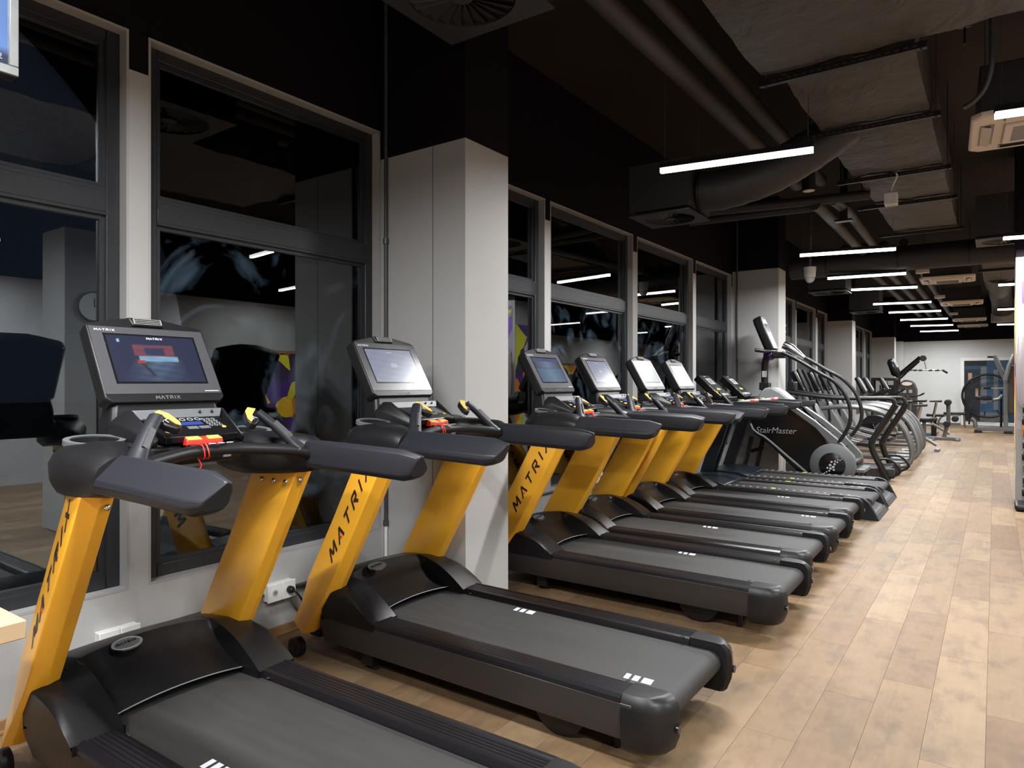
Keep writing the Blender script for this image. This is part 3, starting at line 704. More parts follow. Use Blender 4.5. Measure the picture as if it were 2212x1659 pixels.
    cd = smooth_path([(-.738, -.055, 1.222), (-.690, -.052, 1.228), (-.682, -.045, 1.190), (-.705, -.04, 1.176), (-.738, -.043, 1.20), (-.71, -.03, 1.232), (-.682, -.03, 1.20), (-.70, -.022, 1.176), (-.728, -.03, 1.19)], 4)
    B().tube(cd, .0024, 6).build('safety_cord', M['red_cord'], co)
    B().box(-.700, -.69, .034, .062, 1.178, 1.186).build('cord_clip', M['midgrey'], co)
    # console block, keypad, tray
    B().loft([[(-1.06, -.23, 1.15), (-1.06, .23, 1.15), (-.93, .235, 1.14), (-.80, .19, 1.15), (-.80, -.19, 1.15), (-.93, -.235, 1.14)], [(-1.08, -.235, 1.24), (-1.08, .235, 1.24), (-.94, .24, 1.252), (-.79, .18, 1.225), (-.79, -.18, 1.225), (-.94, -.24, 1.252)]]).build('console_base', M['black'], t, bevel=.015, smooth=50)
    kp0, kp1, kz0, kz1 = -.772, -.905, 1.262, 1.318
    kd = B().loft([[(kp0, -.135, kz0 - .03), (kp0, .135, kz0 - .03), (kp1, .15, kz1 - .08), (kp1, -.15, kz1 - .08)], [(kp0 + .004, -.142, kz0 - .006), (kp0 + .004, .142, kz0 - .006), (kp1, .152, kz1 - .006), (kp1, -.152, kz1 - .006)],
                   [(kp0, -.138, kz0), (kp0, .138, kz0), (kp1, .150, kz1), (kp1, -.150, kz1)]]).build('keypad', M['gloss'], t, bevel=.005)
    kt = basis((kp0, -.138, kz0), (0, 1, 0), (kp1 - kp0, 0, kz1 - kz0))
    def kplate(name, x0, x1, y0, y1, mt, h=.0012): return B().box(x0, x1, y0, y1, 0, h).xf(kt).build(name, mt, kd)
    kplate('lcd', .100, .185, .075, .100, M['lcd'])
    kplate('label_plate', .110, .150, .040, .062, M['midgrey']); kplate('label_plate', .156, .196, .040, .062, M['midgrey'])
    for k in range(4): B().ring((.095 + k * .03, .122, 0), .008, .0115, 0, .001, 18).xf(kt).build('key_ring', M['key'], kd)
    for r in range(4):
        for c_ in range(3): B().ring((.205 + c_ * .020 + r * .0015, .118 - r * .018, 0), .0055, .0075, 0, .001, 12).xf(kt).build('key_ring', M['key'], kd)
    for x, y in ((.028, .068), (.052, .036), (.026, .03), (.252, .046)): B().tube([(x, y, 0), (x, y, .0018)], .011 if x < .2 else .008, 16).xf(kt).build('key', M['orange_pad'], kd)
    tr_ = B().loft([[(-.905, -.155, 1.312), (-.905, .155, 1.312), (-.925, .175, 1.348), (-.925, -.175, 1.348)], [(-.93, -.155, 1.30), (-.93, .155, 1.30), (-.985, .17, 1.345), (-.985, -.17, 1.345)]], cap=True)
    tr_.build('tray', M['midgrey'], t, bevel=.004)
    for s in (-1, 1): B().loft([[(-.99, s * .17, 1.35), (-.925, s * .178, 1.352), (-.76, s * .160, 1.250), (-.79, s * .16, 1.225), (-.99, s * .165, 1.24)], [(-.99, s * .235, 1.30), (-.93, s * .215, 1.30), (-.775, s * .178, 1.235), (-.79, s * .178, 1.215), (-.99, s * .235, 1.235)]]).build('console_cheek', M['black'], t, bevel=.008)
    for y in (.075, .125): B().dome((-.914, y, 1.336), .004, .006, .006, 8, 3).build('tray_hole', M['gloss'], t)
    # neck
    B().loft([[(-1.09, -.225, 1.20), (-.965, -.215, 1.235), (-.965, .215, 1.235), (-1.09, .225, 1.20)], [(-1.10, -.215, 1.30), (-.985, -.222, 1.29), (-.985, .222, 1.29), (-1.10, .215, 1.30)], [(-1.09, -.20, 1.38), (-1.005, -.205, 1.375), (-1.005, .205, 1.375), (-1.09, .20, 1.38)], [(-1.12, -.20, 1.44), (-1.04, -.205, 1.42), (-1.04, .205, 1.42), (-1.12, .20, 1.44)]]).build('neck', M['black'], t, bevel=.02, seg=3, smooth=50)
    # console head: plane u along +y, v up the face
    O_ = Vector((-1.005, 0, 1.403)); V_ = Vector((-1.156 + 1.005, 0, .26)); Ln = V_.length; V_.normalize(); Nn = Vector((V_.z, 0, -V_.x))
    def fp(u, v, d=0): return tuple(O_ + Vector((0, u, 0)) + V_ * v + Nn * d)
    out = [(-.212, -.032), (.212, -.032), (.234, -.012), (.232, Ln + .004), (.215, Ln + .016), (.11, Ln + .040), (.06, Ln + .049), (-.06, Ln + .049), (-.11, Ln + .040), (-.215, Ln + .016), (-.232, Ln + .004), (-.234, -.012)]
    hd = B().loft([[fp(u * .90, v * .92 + .02, -.085) for u, v in out], [fp(u * .985, v, -.062) for u, v in out], [fp(u, v, -.012) for u, v in out], [fp(u * .985, v * .985 + .002, 0) for u, v in out]])
    con = hd.build('console', M['black'], t, bevel=.004, smooth=35)
    fc = [(-.222, .004), (.222, .004), (.226, .010), (.222, Ln - .002), (-.222, Ln - .002), (-.226, .010)]
    B().loft([[fp(u, v, -.002) for u, v in fc], [fp(u, v, .0015) for u, v in fc]]).build('face_plate', M['bezel'], con)
    su, s0, s1 = .172, .055, Ln - .040
    B().loft([[fp(-su - .008, s0 - .008, .0012), fp(su + .008, s0 - .008, .0012), fp(su + .008, s1 + .008, .0012), fp(-su - .008, s1 + .008, .0012)], [fp(-su - .008, s0 - .008, .0022), fp(su + .008, s0 - .008, .0022), fp(su + .008, s1 + .008, .0022), fp(-su - .008, s1 + .008, .0022)]]).build('screen_rim', M['gloss'], con)
    wm, _ = wordmark(basis(fp(-.205, Ln - .022, .0016), (0, 1, 0), V_), .0085, .004, .0095, th=.24, slant=0); wm.build('lettering', M['white_print'], con)
    wm, _ = wordmark(basis(fp(-.050, -.020, .0004), (0, 1, 0), V_), .014, .005, .0125, th=.24, slant=0); wm.build('lettering', M['midgrey'], con)
    B().loft([[fp(.155, .012, .0016), fp(.215, .012, .0016), fp(.215, .015, .0016), fp(.155, .015, .0016)], [fp(.155, .012, .002), fp(.215, .012, .002), fp(.215, .015, .002), fp(.155, .015, .002)]]).build('small_print', M['white_print'], con)
    ve = B().loft([[fp(-.062, Ln + .004, 0), fp(.062, Ln + .004, 0), fp(.075, Ln + .046, -.004), (fp(-.075, Ln + .046, -.004))], [fp(-.058, Ln + .007, .010), fp(.058, Ln + .007, .010), fp(.066, Ln + .042, .008), fp(-.066, Ln + .042, .008)]]).build('vent_housing', M['black'], con, bevel=.003)
    for v in (.011, .0185, .026, .0335): B().loft([[fp(-.052, Ln + v, .009), fp(.052, Ln + v, .009), fp(.052, Ln + v + .0022, .009), fp(-.052, Ln + v + .0022, .009)], [fp(-.052, Ln + v, .013), fp(.052, Ln + v, .013), fp(.052, Ln + v + .0022, .013), fp(-.052, Ln + v + .0022, .013)]]).build('vent_slat', M['lightgrey'], con)
    vb = B()
    for u in (-.054, .052): vb.loft([[fp(u, Ln + .011, .009), fp(u + .003, Ln + .011, .009), fp(u + .003, Ln + .0357, .009), fp(u, Ln + .0357, .009)], [fp(u, Ln + .011, .0135), fp(u + .003, Ln + .011, .0135), fp(u + .003, Ln + .0357, .0135), fp(u, Ln + .0357, .0135)]])
    vb.build('vent_frame', M['lightgrey'], con)
    t['_scr'] = 0; del t['_scr']
    return t, (fp(-su, s0, .0026), fp(su, s0, .0026), fp(su, s1, .0026), fp(-su, s1, .0026))
tm0, SCR = make_treadmill()
index_kids()
TM = [(-1.60, 1.399, .0148, scene_dark, 1.0, 'black treadmill with yellow legs cut by the bottom edge, night street on its screen'),
      (-1.6304, 2.7026, -.001, scene_pale, 1.0, 'black treadmill with yellow legs standing just before the wide grey pillar'),
      (-1.639, 4.332, -.001, scene_blue, 1.0, 'first yellow-legged treadmill beyond the grey pillar, dim blue picture on screen'),
      (-1.705, 5.281, .0089, scene_pale, 1.0, 'second yellow-legged treadmill beyond the grey pillar, pale lilac screen'),
      (-1.705, 6.255, 0, scene_grey, 1.0, 'third yellow-legged treadmill beyond the grey pillar, dull grey screen'),
      (-1.742, 7.19, 0, scene_white, 1.1, 'fourth yellow-legged treadmill beyond the pillar, white screen, beside the all-black treadmills')]
TMO = []
MK = [[(-.41, -.205)], [(.41, -.18), (-.42, .228)], [(-.16, .23)], [(-.25, .22)], [(-.42, -.2), (.30, .2)], [(-.1, .2)]]
for i, (x, y, rz, fn, st_, lab) in enumerate(TM):
    o = tm0 if i == 0 else dup(tm0)
    o.location = (x, y, 0); o.rotation_euler = (0, 0, rz); o['label'] = lab; o['group'] = 'yellow-legged treadmills in a row'
    TMO.append(o)
for i, o in enumerate(TMO):
    blt = [c for c in bpy.data.objects if c.parent is o and c.name.split('.')[0] == 'belt'][0]
    for bx, by in MK[i]: bars(bx, by).build('belt_marking', M['white_print'], blt)
    con = [c for c in bpy.data.objects if c.parent is o and c.name.startswith('console') and not c.name.startswith('console_')][0]
    picture('screen', 'screen_picture_%d' % (i + 1), TM[i][3], *SCR, con, TM[i][4])
    if i == 0:
        O1 = Vector(SCR[3]); ex = Vector(SCR[2]) - O1; ey = O1 - Vector(SCR[0])
        wm, _ = wordmark(basis(tuple(O1 + ex * .44 - ey * .075), ex, ey), .0085, .003, .0085, th=.24, slant=0); wm.xf(Matrix.Translation((.0008, 0, .0005))).build('screen_lettering', M['white_print'], con)
# loose red safety clip hanging under the nearest cross bar
sc_ = thing('safety_clip', 'red safety clip hanging under the crossbar of the treadmill with the street picture', 'clip', (-2.31, 1.335, 1.125))
B().tube([(0, 0, .055), (.004, .01, .03), (0, 0, .0)], .003, 6).build('cord', M['red_cord'], sc_)
B().box(-.012, .012, -.022, .006, -.045, .004).build('clip_body', M['red'], sc_, bevel=.003)
B().dome((0, -.028, -.015), .012, .012, .016, 10, 4).build('clip_jaw', M['red'], sc_)

# ------------------------------------------------------------------ places measured from the photograph
_TH = math.atan(1043.5 / 1474.67); _C, _S = math.cos(_TH), math.sin(_TH)
def at(px, py, X=None, Y=None, Z=None):
    """the point on a known plane of the room that is seen at a place of the 2212 x 1659 photograph"""
    a = (px - 1106) / 1474.67; b = (825.5 - py) / 1474.67
    r = (_C * a - _S, _S * a + _C, b)
    k = X / r[0] if X is not None else Y / r[1] if Y is not None else (Z - H) / r[2]
    return Vector((r[0] * k, r[1] * k, H + r[2] * k))

# ------------------------------------------------------------------ the two all-black treadmills
def make_black_treadmill():
    t = thing('treadmill', '-', 'treadmill')
    B().prism([(-2.75, .205), (-1.10, .205), (-1.075, .19), (-1.065, .165), (-1.075, .14), (-1.10, .125), (-2.75, .125)], 'y', -.27, .27).build('belt', M['belt'], t, smooth=50)
    B().box(-2.95, -1.25, -.33, .33, .05, .12).build('under_frame', M['black'], t)
    B().loft([[(-3.24, -.36, .10), (-3.24, .36, .10), (-3.24, .36, .24), (-3.24, -.36, .24)], [(-3.12, -.405, .10), (-3.12, .405, .10), (-3.12, .405, .285), (-3.12, -.405, .285)],
              [(-2.72, -.405, .12), (-2.72, .405, .12), (-2.72, .405, .275), (-2.72, -.405, .275)], [(-2.60, -.405, .14), (-2.60, .405, .14), (-2.60, .405, .245), (-2.60, -.405, .245)]]).build('hood', M['navy'], t, bevel=.012)
    for s in (-1, 1):
        fr = B().prism([(s * .275, .19), (s * .278, .222), (s * .29, .232), (s * .385, .236), (s * .408, .226), (s * .412, .19)], 'x', -2.66, -1.22).build('foot_rail', M['panel'], t, bevel=.003, seg=1)
        g = B()
        for k in range(17):
            x = -2.58 + k * .08; g.prism([(x, s * .315), (x + .026, s * .315), (x + .038, s * .362), (x + .012, s * .362)], 'z', .2345, .2372)
        g.build('tread_marks', M['lightgrey'], fr)
        B().prism([(-2.10, s * .305), (-2.05, s * .305), (-2.035, s * .365), (-2.085, s * .365)], 'z', .236, .2395).build('centre_mark', M['green'], fr)
        B().prism([(s * .405, .215), (s * .405, .05), (s * .36, .05), (s * .36, .215)], 'x', -2.75, -1.20).build('side_panel', M['navy'], t, bevel=.004, seg=1)
        # hollow end: side cheek
        ch = B().prism([(-1.46, .238), (-1.19, .238), (-1.125, .222), (-1.075, .18), (-.985, .0), (-1.40, .0), (-1.46, .05)], 'y', s * .365, s * .412).build('end_cheek', M['navy'], t, bevel=.008, seg=2)
        dt = B()
        for r in range(7):
            for c_ in range(8): dt.box(-1.40 + c_ * .032, -1.388 + c_ * .032, s * .4118 - .0008, s * .4118 + .0008, .035 + r * .022, .046 + r * .022)
        dt.build('perforation', M['gloss'], ch)
        # upright
        u = B()
        rings = []
        for z, x0, x1 in ((.20, -3.20, -3.03), (.36, -3.15, -2.99), (1.03, -2.925, -2.765), (1.13, -2.92, -2.70)):
            rings.append([(x0, s * .355, z), (x0, s * .405, z), (x1, s * .405, z), (x1, s * .355, z)])
        u.loft(rings).build('upright', M['navy'], t, bevel=.008)
        # rails
        def hr(x, k, dz): return [(x, s * (.378 + (y - .378) * k), 1.165 + dz + (z - 1.165) * k) for y, z in ((.335, 1.12), (.335, 1.185), (.345, 1.205), (.41, 1.205), (.42, 1.185), (.418, 1.13), (.405, 1.118))]
        B().loft([hr(-2.95, .8, .03), hr(-2.86, 1, .03), hr(-2.2, 1, .01), hr(-2.02, 1, .0), hr(-1.945, .72, .012)]).build('handrail', M['soft'], t, bevel=.006, smooth=40)
        B().cyl((-1.15, s * .40, .075), (-1.15, s * .404, .075), .018, 12).build('bolt', M['chrome'], t)
    B().prism([(-1.00, .0), (-.985, .0), (-1.03, .06), (-1.045, .06)], 'y', -.365, .365).build('rear_bar', M['panel'], t)
    B().loft([[(-1.02, -.36, .045), (-1.02, .36, .045), (-1.20, .36, .115), (-1.20, -.36, .115)], [(-1.02, -.36, .05), (-1.02, .36, .05), (-1.20, .36, .12), (-1.20, -.36, .12)]]).build('rear_shelf', M['midgrey'], t)
    # cross piece with pulse grips
    B().loft([[(-2.74, -.34, 1.14), (-2.74, .34, 1.14), (-2.52, .34, 1.14), (-2.52, -.34, 1.14)], [(-2.74, -.34, 1.21), (-2.74, .34, 1.21), (-2.52, .34, 1.20), (-2.52, -.34, 1.20)]]).build('console_base', M['black'], t, bevel=.02)
    cb = B().tube(smooth_path([(-2.50, -.34, 1.20), (-2.40, -.2, 1.222), (-2.36, 0, 1.228), (-2.40, .2, 1.222), (-2.50, .34, 1.20)], 4), .021, 10).build('crossbar', M['lightgrey'], t, smooth=60)
    for y0, y1 in ((-.16, -.05), (.05, .16)): B().tube([(-2.382, y0, 1.226), (-2.364, (y0 + y1) / 2, 1.229), (-2.382 if y0 < 0 else -2.40, y1, 1.226)], .0225, 10).build('pulse_grip', M['red'], cb)
    B().box(-2.54, -2.49, -.09, -.02, 1.205, 1.24).build('key_clip', M['green'], t, bevel=.006)
    # console
    O_ = Vector((-2.735, 0, 1.295)); V_ = Vector((-.275, 0, .245)); Ln = V_.length; V_.normalize(); Nn = Vector((V_.z, 0, -V_.x))
    def fp(u, v, d=0): return tuple(O_ + Vector((0, u, 0)) + V_ * v + Nn * d)
    out = [(-.195, -.07), (.195, -.07), (.20, Ln - .03), (.185, Ln), (-.185, Ln), (-.20, Ln - .03)]
    con = B().loft([[fp(u * .9, v, -.085) for u, v in out], [fp(u, v, -.07) for u, v in out], [fp(u, v, -.006) for u, v in out], [fp(u * .97, v * .985, 0) for u, v in out]]).build('console', M['gloss'], t, bevel=.006)
    def plate(name, u0, u1, v0, v1, mt, h=.002): B().loft([[fp(u0, v0, 0), fp(u1, v0, 0), fp(u1, v1, 0), fp(u0, v1, 0)], [fp(u0, v0, h), fp(u1, v0, h), fp(u1, v1, h), fp(u0, v1, h)]]).build(name, mt, con)
    plate('display', -.075, .115, Ln - .175, Ln - .065, M['key'])
    plate('display_segment', -.02, .06, Ln - .15, Ln - .09, M['midgrey'], .003)
    for k in range(5): plate('led_bar', -.06 + k * .025, -.042 + k * .025, .085, .105 + .012 * (k % 3), M['green'], .003)
    for u0, u1 in ((-.165, -.12), (-.09, .06), (.09, .14)): plate('key', u0, u1, -.012, .022, M['lightgrey'], .004)
    plate('maker_plate', -.05, .03, Ln - .035, Ln - .025, M['key'])
    B().loft([[fp(-.17, -.055, 0), fp(.17, -.055, 0), fp(.17, -.09, .05), fp(-.17, -.09, .05)], [fp(-.17, -.075, -.01), fp(.17, -.075, -.01), fp(.17, -.105, .04), fp(-.17, -.105, .04)]]).build('reading_ledge', M['panel'], t, bevel=.004)
    B().loft([[(-2.86, -.10, 1.14), (-2.86, .10, 1.14), (-2.70, .10, 1.14), (-2.70, -.10, 1.14)], [(-2.93, -.12, 1.32), (-2.93, .12, 1.32), (-2.79, .12, 1.30), (-2.79, -.12, 1.30)]]).build('neck', M['black'], t)
    return t
bt = make_black_treadmill(); index_kids()
bt.location = (0, 8.425, 0); bt2 = dup(bt); bt2.location = (-.02, 9.41, 0)
tag(bt, 'all-black treadmill with green rail marks, next to the last yellow-legged one', group='all-black treadmills')
tag(bt2, 'all-black treadmill with green rail marks, next to the stair climber', group='all-black treadmills')

# ------------------------------------------------------------------ stair climber
YN, YFR = 9.98, 10.58
st = thing('stair_climber', 'black and silver stair climbing machine with lettering on its side', 'stair climber', (-2.1, 10.28, 0))
def rel(v, o): return (v.x - o[0], v.y - o[1], v.z - o[2])
SO = (-2.1, 10.28, 0)
def sp(px, py, Y): return rel(at(px, py, Y=Y), SO)
def slab_between(pts, Y0, Y1):
    """outline (pixel places on the near plane) carried straight back to depth Y1"""
    b = B(); r0 = [sp(x, y, Y0) for x, y in pts]; r1 = [(p[0], Y1 - SO[1], p[2]) for p in r0]
    return b.loft([r0, r1])
side_poly = [(1620, 905), (1622, 880), (1640, 872), (1712, 877), (1730, 897), (1775, 935), (1790, 965), (1770, 990), (1765, 1030), (1748, 1040), (1735, 1032), (1661, 958), (1648, 949), (1630, 938)]
for s_, Y0, Y1 in ((-1, YN, YN + .05), (1, YFR - .05, YFR)):
    b = B(); r0 = [sp(x, y, YN) for x, y in side_poly]
    b.loft([[(p[0], Y0 - SO[1], p[2]) for p in r0], [(p[0], Y1 - SO[1], p[2]) for p in r0]]); sd = b.build('side_panel', M['gloss'], st, bevel=.006)
    if s_ < 0:
        o = sp(1632, 934, YN - .003); e2 = sp(1722, 934, YN - .003)
        text('lettering', 'StairMaster', .118, M['lightgrey'], sd, basis((o[0], o[1], o[2]), (1, 0, 0), (0, 0, 1)), shear=.2)
    # bent silver beam over the panel
    bp = [(1706, 884), (1718, 879), (1760, 908), (1812, 950), (1846, 985), (1850, 1000), (1838, 1006), (1806, 985), (1790, 957), (1762, 925)]
    b = B(); r0 = [sp(x, y, YN) for x, y in bp]; dy = -.02 if s_ < 0 else .0
    b.loft([[(p[0], Y0 - SO[1] + dy, p[2]) for p in r0], [(p[0], Y1 - SO[1] + dy + .02, p[2]) for p in r0]]); b.build('silver_beam', M['silver'], st, bevel=.01)
    # lower edge strip
    lp = [(1621, 915), (1626, 927), (1636, 936), (1650, 943), (1664, 954), (1700, 985), (1744, 1022)]
    r0 = [sp(x, y, YN) for x, y in lp]; B().tube([(p[0], (Y0 + Y1) / 2 - SO[1] + (-.03 if s_ < 0 else .03), p[2]) for p in r0], .018, 8).build('edge_strip', M['midgrey'], st)
    # hub disc
    c = sp(1799, 1004, YN); yo = (Y0 if s_ < 0 else Y1) - SO[1]
    B().tube([(c[0], yo + .02 * -s_, c[2]), (c[0], yo + .035 * s_, c[2]), (c[0], yo + .045 * s_, c[2])], [.285, .285, .265], 40).build('hub_cover', M['midgrey'], st, smooth=40)
    hb = B().tube([(c[0], yo + .04 * s_, c[2]), (c[0], yo + .055 * s_, c[2]), (c[0], yo + .06 * s_, c[2])], [.165, .165, .155], 40).build('hub_disc', M['gloss'], st, smooth=40)
    if s_ < 0:
        for dx, dz, r in ((-.085, -.10, .007), (-.06, -.085, .009), (-.03, -.07, .011), (-.05, -.035, .012), (-.015, -.04, .015), (-.02, .0, .016), (.015, -.02, .016), (.02, -.055, .013), (.03, .015, .014), (-.005, .04, .013), (.035, .05, .011), (.06, .04, .010), (.065, .07, .008), (.09, .065, .007), (.11, .08, .006)):
            B().ring((0, 0, 0), r * .45, r, 0, .002, 12).xf(Matrix.Translation((c[0] + dx * 1.1, yo - .0605, c[2] + dz * 1.1)) @ Matrix.Rotation(PI / 2, 4, 'X')).build('dot', M['white'], hb)
    # rear legs
    for (xa, ya), (xb, yb) in (((1648, 948), (1634, 1010)),) if s_ > 0 else (((1624, 942), (1609, 1006)),):
        Yq = YN + .10 if s_ < 0 else YN + .14
        p, q = sp(xa, ya, Yq), sp(xb, yb, Yq); d_ = Vector(q) - Vector(p); q = tuple(Vector(p) + d_ * ((p[2] - .0) / max(.01, p[2] - q[2])))
        B().tube([p, q], .032, 4).build('leg', M['black'], st)
    B().box(-.42, .30, (s_ * .24) - .03, (s_ * .24) + .03, 0, .06).build('base_runner', M['black'], st)
p, q = sp(1622, 975, YN + .1), sp(1650, 966, YN + .14); B().tube([p, q], .025, 4).build('leg_brace', M['black'], st)
# body between the sides, steps
B().loft([[sp(x, y, YN + .05) for x, y in ((1625, 905), (1640, 876), (1708, 880), (1748, 1030), (1735, 1030))], [(p[0], YFR - .05 - SO[1], p[2]) for p in [sp(x, y, YN + .05) for x, y in ((1625, 905), (1640, 876), (1708, 880), (1748, 1030), (1735, 1030))]]]).build('housing', M['black'], st)
a0 = Vector(sp(1712, 884, YN)); a1 = Vector(sp(1846, 998, YN)); dd = a1 - a0
for k in range(4):
    q0 = a0 + dd * (.02 + k * .25); q1 = a0 + dd * (.02 + (k + 1) * .25)
    B().box(q0.x - .12, q1.x + .01, YN + .05 - SO[1], YFR - .05 - SO[1], q1.z - .012, q1.z + .028).build('step', M['panel'], st, bevel=.006)
    B().box(q0.x - .02, q0.x + .005, YN + .05 - SO[1], YFR - .05 - SO[1], q1.z + .02, q0.z + .01).build('riser', M['navy'], st)
e0 = sp(1838, 1003, YN)
B().box(e0[0] - .02, e0[0] + .16, -.27, .27, .25, .30).build('entry_step', M['midgrey'], st, bevel=.01)
for y in (-.22, .22): B().tube([(e0[0] + .12, y, .26), (e0[0] + .08, y, 0)], .016, 8).build('entry_leg', M['brown'], st)
# console tower
hp = [(1634, 860), (1642, 846), (1652, 838), (1666, 836), (1686, 846), (1705, 862), (1715, 880), (1640, 880)]
r0 = [sp(x, y, YN + .12) for x, y in hp]; B().loft([r0, [(p[0], YFR - .12 - SO[1], p[2]) for p in r0]]).build('tower_cover', M['lightgrey'], st, bevel=.03, seg=3)
mp = smooth_path([sp(1652, 848, 10.28), sp(1652, 800, 10.28), sp(1654, 778, 10.28), sp(1662, 762, 10.28), sp(1668, 756, 10.28)], 3)
mo = B().tube(mp, .05, 12).build('mast', M['black'], st, smooth=60)
lb = sp(1653, 808, 10.28); B().box(lb[0] - .03, lb[0] + .035, lb[1] - .055, lb[1] - .049, lb[2] - .045, lb[2] + .045).build('label', M['white'], mo)
B().box(lb[0] - .07, lb[0] + .07, lb[1] - .07, lb[1] + .07, sp(1652, 838, 10.28)[2] - .03, sp(1652, 826, 10.28)[2]).build('mast_collar', M['black'], mo, bevel=.01)
ta, tb_ = Vector(sp(1646, 683, 10.28)), Vector(sp(1676, 754, 10.28))
O_ = Vector((tb_.x, 0, tb_.z)); V_ = Vector((ta.x - tb_.x, 0, ta.z - tb_.z)); Ln = V_.length; V_.normalize(); Nn = Vector((V_.z, 0, -V_.x))
def fp(u, v, d=0): return tuple(O_ + Vector((0, u, 0)) + V_ * v + Nn * d)
o8 = [(-.13, 0), (.13, 0), (.14, Ln * .5), (.13, Ln - .06), (.09, Ln), (-.09, Ln), (-.13, Ln - .06), (-.14, Ln * .5)]
cs = B().loft([[fp(u * .75, v * .96 + .01, -.13) for u, v in o8], [fp(u, v, -.09) for u, v in o8], [fp(u, v, -.01) for u, v in o8], [fp(u * .93, v * .98, .0) for u, v in o8]]).build('console', M['black'], st, bevel=.012, smooth=45)
B().loft([[fp(u * .84, v * .94 + .01, 0) for u, v in o8], [fp(u * .84, v * .94 + .01, .004) for u, v in o8]]).build('face_plate', M['lightgrey'], cs)
def pl(name, u0, u1, v0, v1, mt, h=.007): B().loft([[fp(u0, v0, .003), fp(u1, v0, .003), fp(u1, v1, .003), fp(u0, v1, .003)], [fp(u0, v0, h), fp(u1, v0, h), fp(u1, v1, h), fp(u0, v1, h)]]).build(name, mt, cs)
pl('display', -.085, .085, Ln * .52, Ln * .76, M['gloss']); pl('grille', -.05, .05, Ln * .90, Ln * .945, M['black'])
for r in range(3):
    for c_ in range(3): pl('key', -.07 + c_ * .055, -.035 + c_ * .055, Ln * (.24 + r * .08), Ln * (.29 + r * .08), M['white'])
cc = sp(1668, 760, 10.28)
B().tube(smooth_path([(cc[0] - .16, -.30, cc[2] + .02), (cc[0] - .03, -.22, cc[2]), (cc[0] + .04, 0, cc[2]), (cc[0] - .03, .22, cc[2]), (cc[0] - .16, .30, cc[2] + .02)], 3), .028, 10).build('grip_bar', M['black'], st, smooth=60)
B().dome((cc[0] - .02, -.06, cc[2] - .05), .09, .10, .08, 14, 5).build('grip_housing', pmat('purple_black', (.05, .006, .09), .25), st)
B().box(cc[0] + .05, cc[0] + .22, -.20, -.06, cc[2] - .10, cc[2] - .01).build('cup_box', M['black'], st, bevel=.015)
for s_, Yq, pts in ((-1, YN, [(1690, 762), (1725, 779), (1770, 806), (1800, 823), (1823, 848), (1836, 880), (1836, 912), (1824, 938), (1807, 961)]),
                    (1, YFR, [(1712, 762), (1745, 776), (1785, 799), (1818, 817), (1846, 846), (1860, 880), (1860, 908), (1848, 930), (1834, 946)])):
    pth = smooth_path([sp(x, y, Yq) for x, y in pts], 4); B().tube(pth, .025, 10).build('handrail', M['black'], st, smooth=60)
    e_ = Vector(pth[-1]); B().tube([tuple(e_ + Vector((.015, 0, .03))), tuple(e_ + Vector((-.05, 0, -.09)))], .035, 10).build('rail_socket', M['silver'], st)
g0 = Vector(sp(1693, 745, YFR - .1)); B().tube([tuple(g0), tuple(g0 + Vector((.10, 0, -.05))), tuple(g0 + Vector((.28, .02, -.20)))], [.06, .065, .03], 12).build('grip_sensor', M['chrome'], st, smooth=60)

# ------------------------------------------------------------------ runner frame with bent black legs
rn = thing('sled_treadmill', 'black curved-leg treadmill with long handlebars behind the stair climber', 'treadmill', (-1.9, 11.75, 0))
RO = (-1.9, 11.75, 0)
def rp(px, py, Y): return rel(at(px, py, Y=Y), RO)
for Yq, pts, leg in ((11.30, [(1700, 847), (1740, 853), (1797, 860), (1860, 861), (1915, 861), (1930, 864), (1935, 874)], [(1935, 874), (1928, 886), (1886, 950), (1884, 968), (1893, 990), (1919, 1040)]),
                     (12.15, [(1702, 843), (1760, 851), (1818, 858), (1880, 859), (1940, 859), (1952, 862), (1956, 872)], [(1956, 872), (1950, 886), (1909, 948), (1907, 963), (1914, 985), (1938, 1022)])):
    B().tube(smooth_path([rp(x, y, Yq) for x, y in pts], 3), .028, 10).build('handlebar', M['black'], rn, smooth=60)
    L_ = [rp(x, y, Yq) for x, y in leg]; L_[-1] = (L_[-1][0], L_[-1][1], .02)
    B().tube(smooth_path(L_, 3), .045, 8, sq=(1.0, 1.15)).build('leg', M['gloss'], rn, smooth=50)
    a_, b_ = Vector(L_[3]), Vector(L_[-1])
    B().tube(smooth_path([tuple(a_.lerp(b_, .35)), tuple(a_.lerp(b_, .4) + Vector((.16, 0, .02))), tuple(a_.lerp(b_, .7) + Vector((.22, 0, 0))), tuple(a_.lerp(b_, .95) + Vector((.04, 0, .02)))], 3), .018, 8).build('step_handle', M['black'], rn, smooth=60)
B().box(-1.05, .62, -.30, .30, .12, .16).build('belt', M['belt'], rn, bevel=.02)
for s_ in (-1, 1): B().box(-1.1, .70, s_ * .36 - .05, s_ * .36 + .05, .04, .18).build('side_rail', M['panel'], rn, bevel=.01)
B().box(-1.2, -.8, -.38, .38, .02, .30).build('front_cover', M['black'], rn, bevel=.03)
for s_ in (-1, 1): B().tube([(-.95, s_ * .36, .2), (-.82, s_ * .40, 1.28)], .03, 8).build('front_post', M['black'], rn)
B().tube([(-.84, -.40, 1.20), (-.84, .40, 1.20)], .025, 8).build('push_bar', M['black'], rn)
B().box(-.86, -.74, -.10, .10, 1.30, 1.46).build('console', M['black'], rn, bevel=.02)

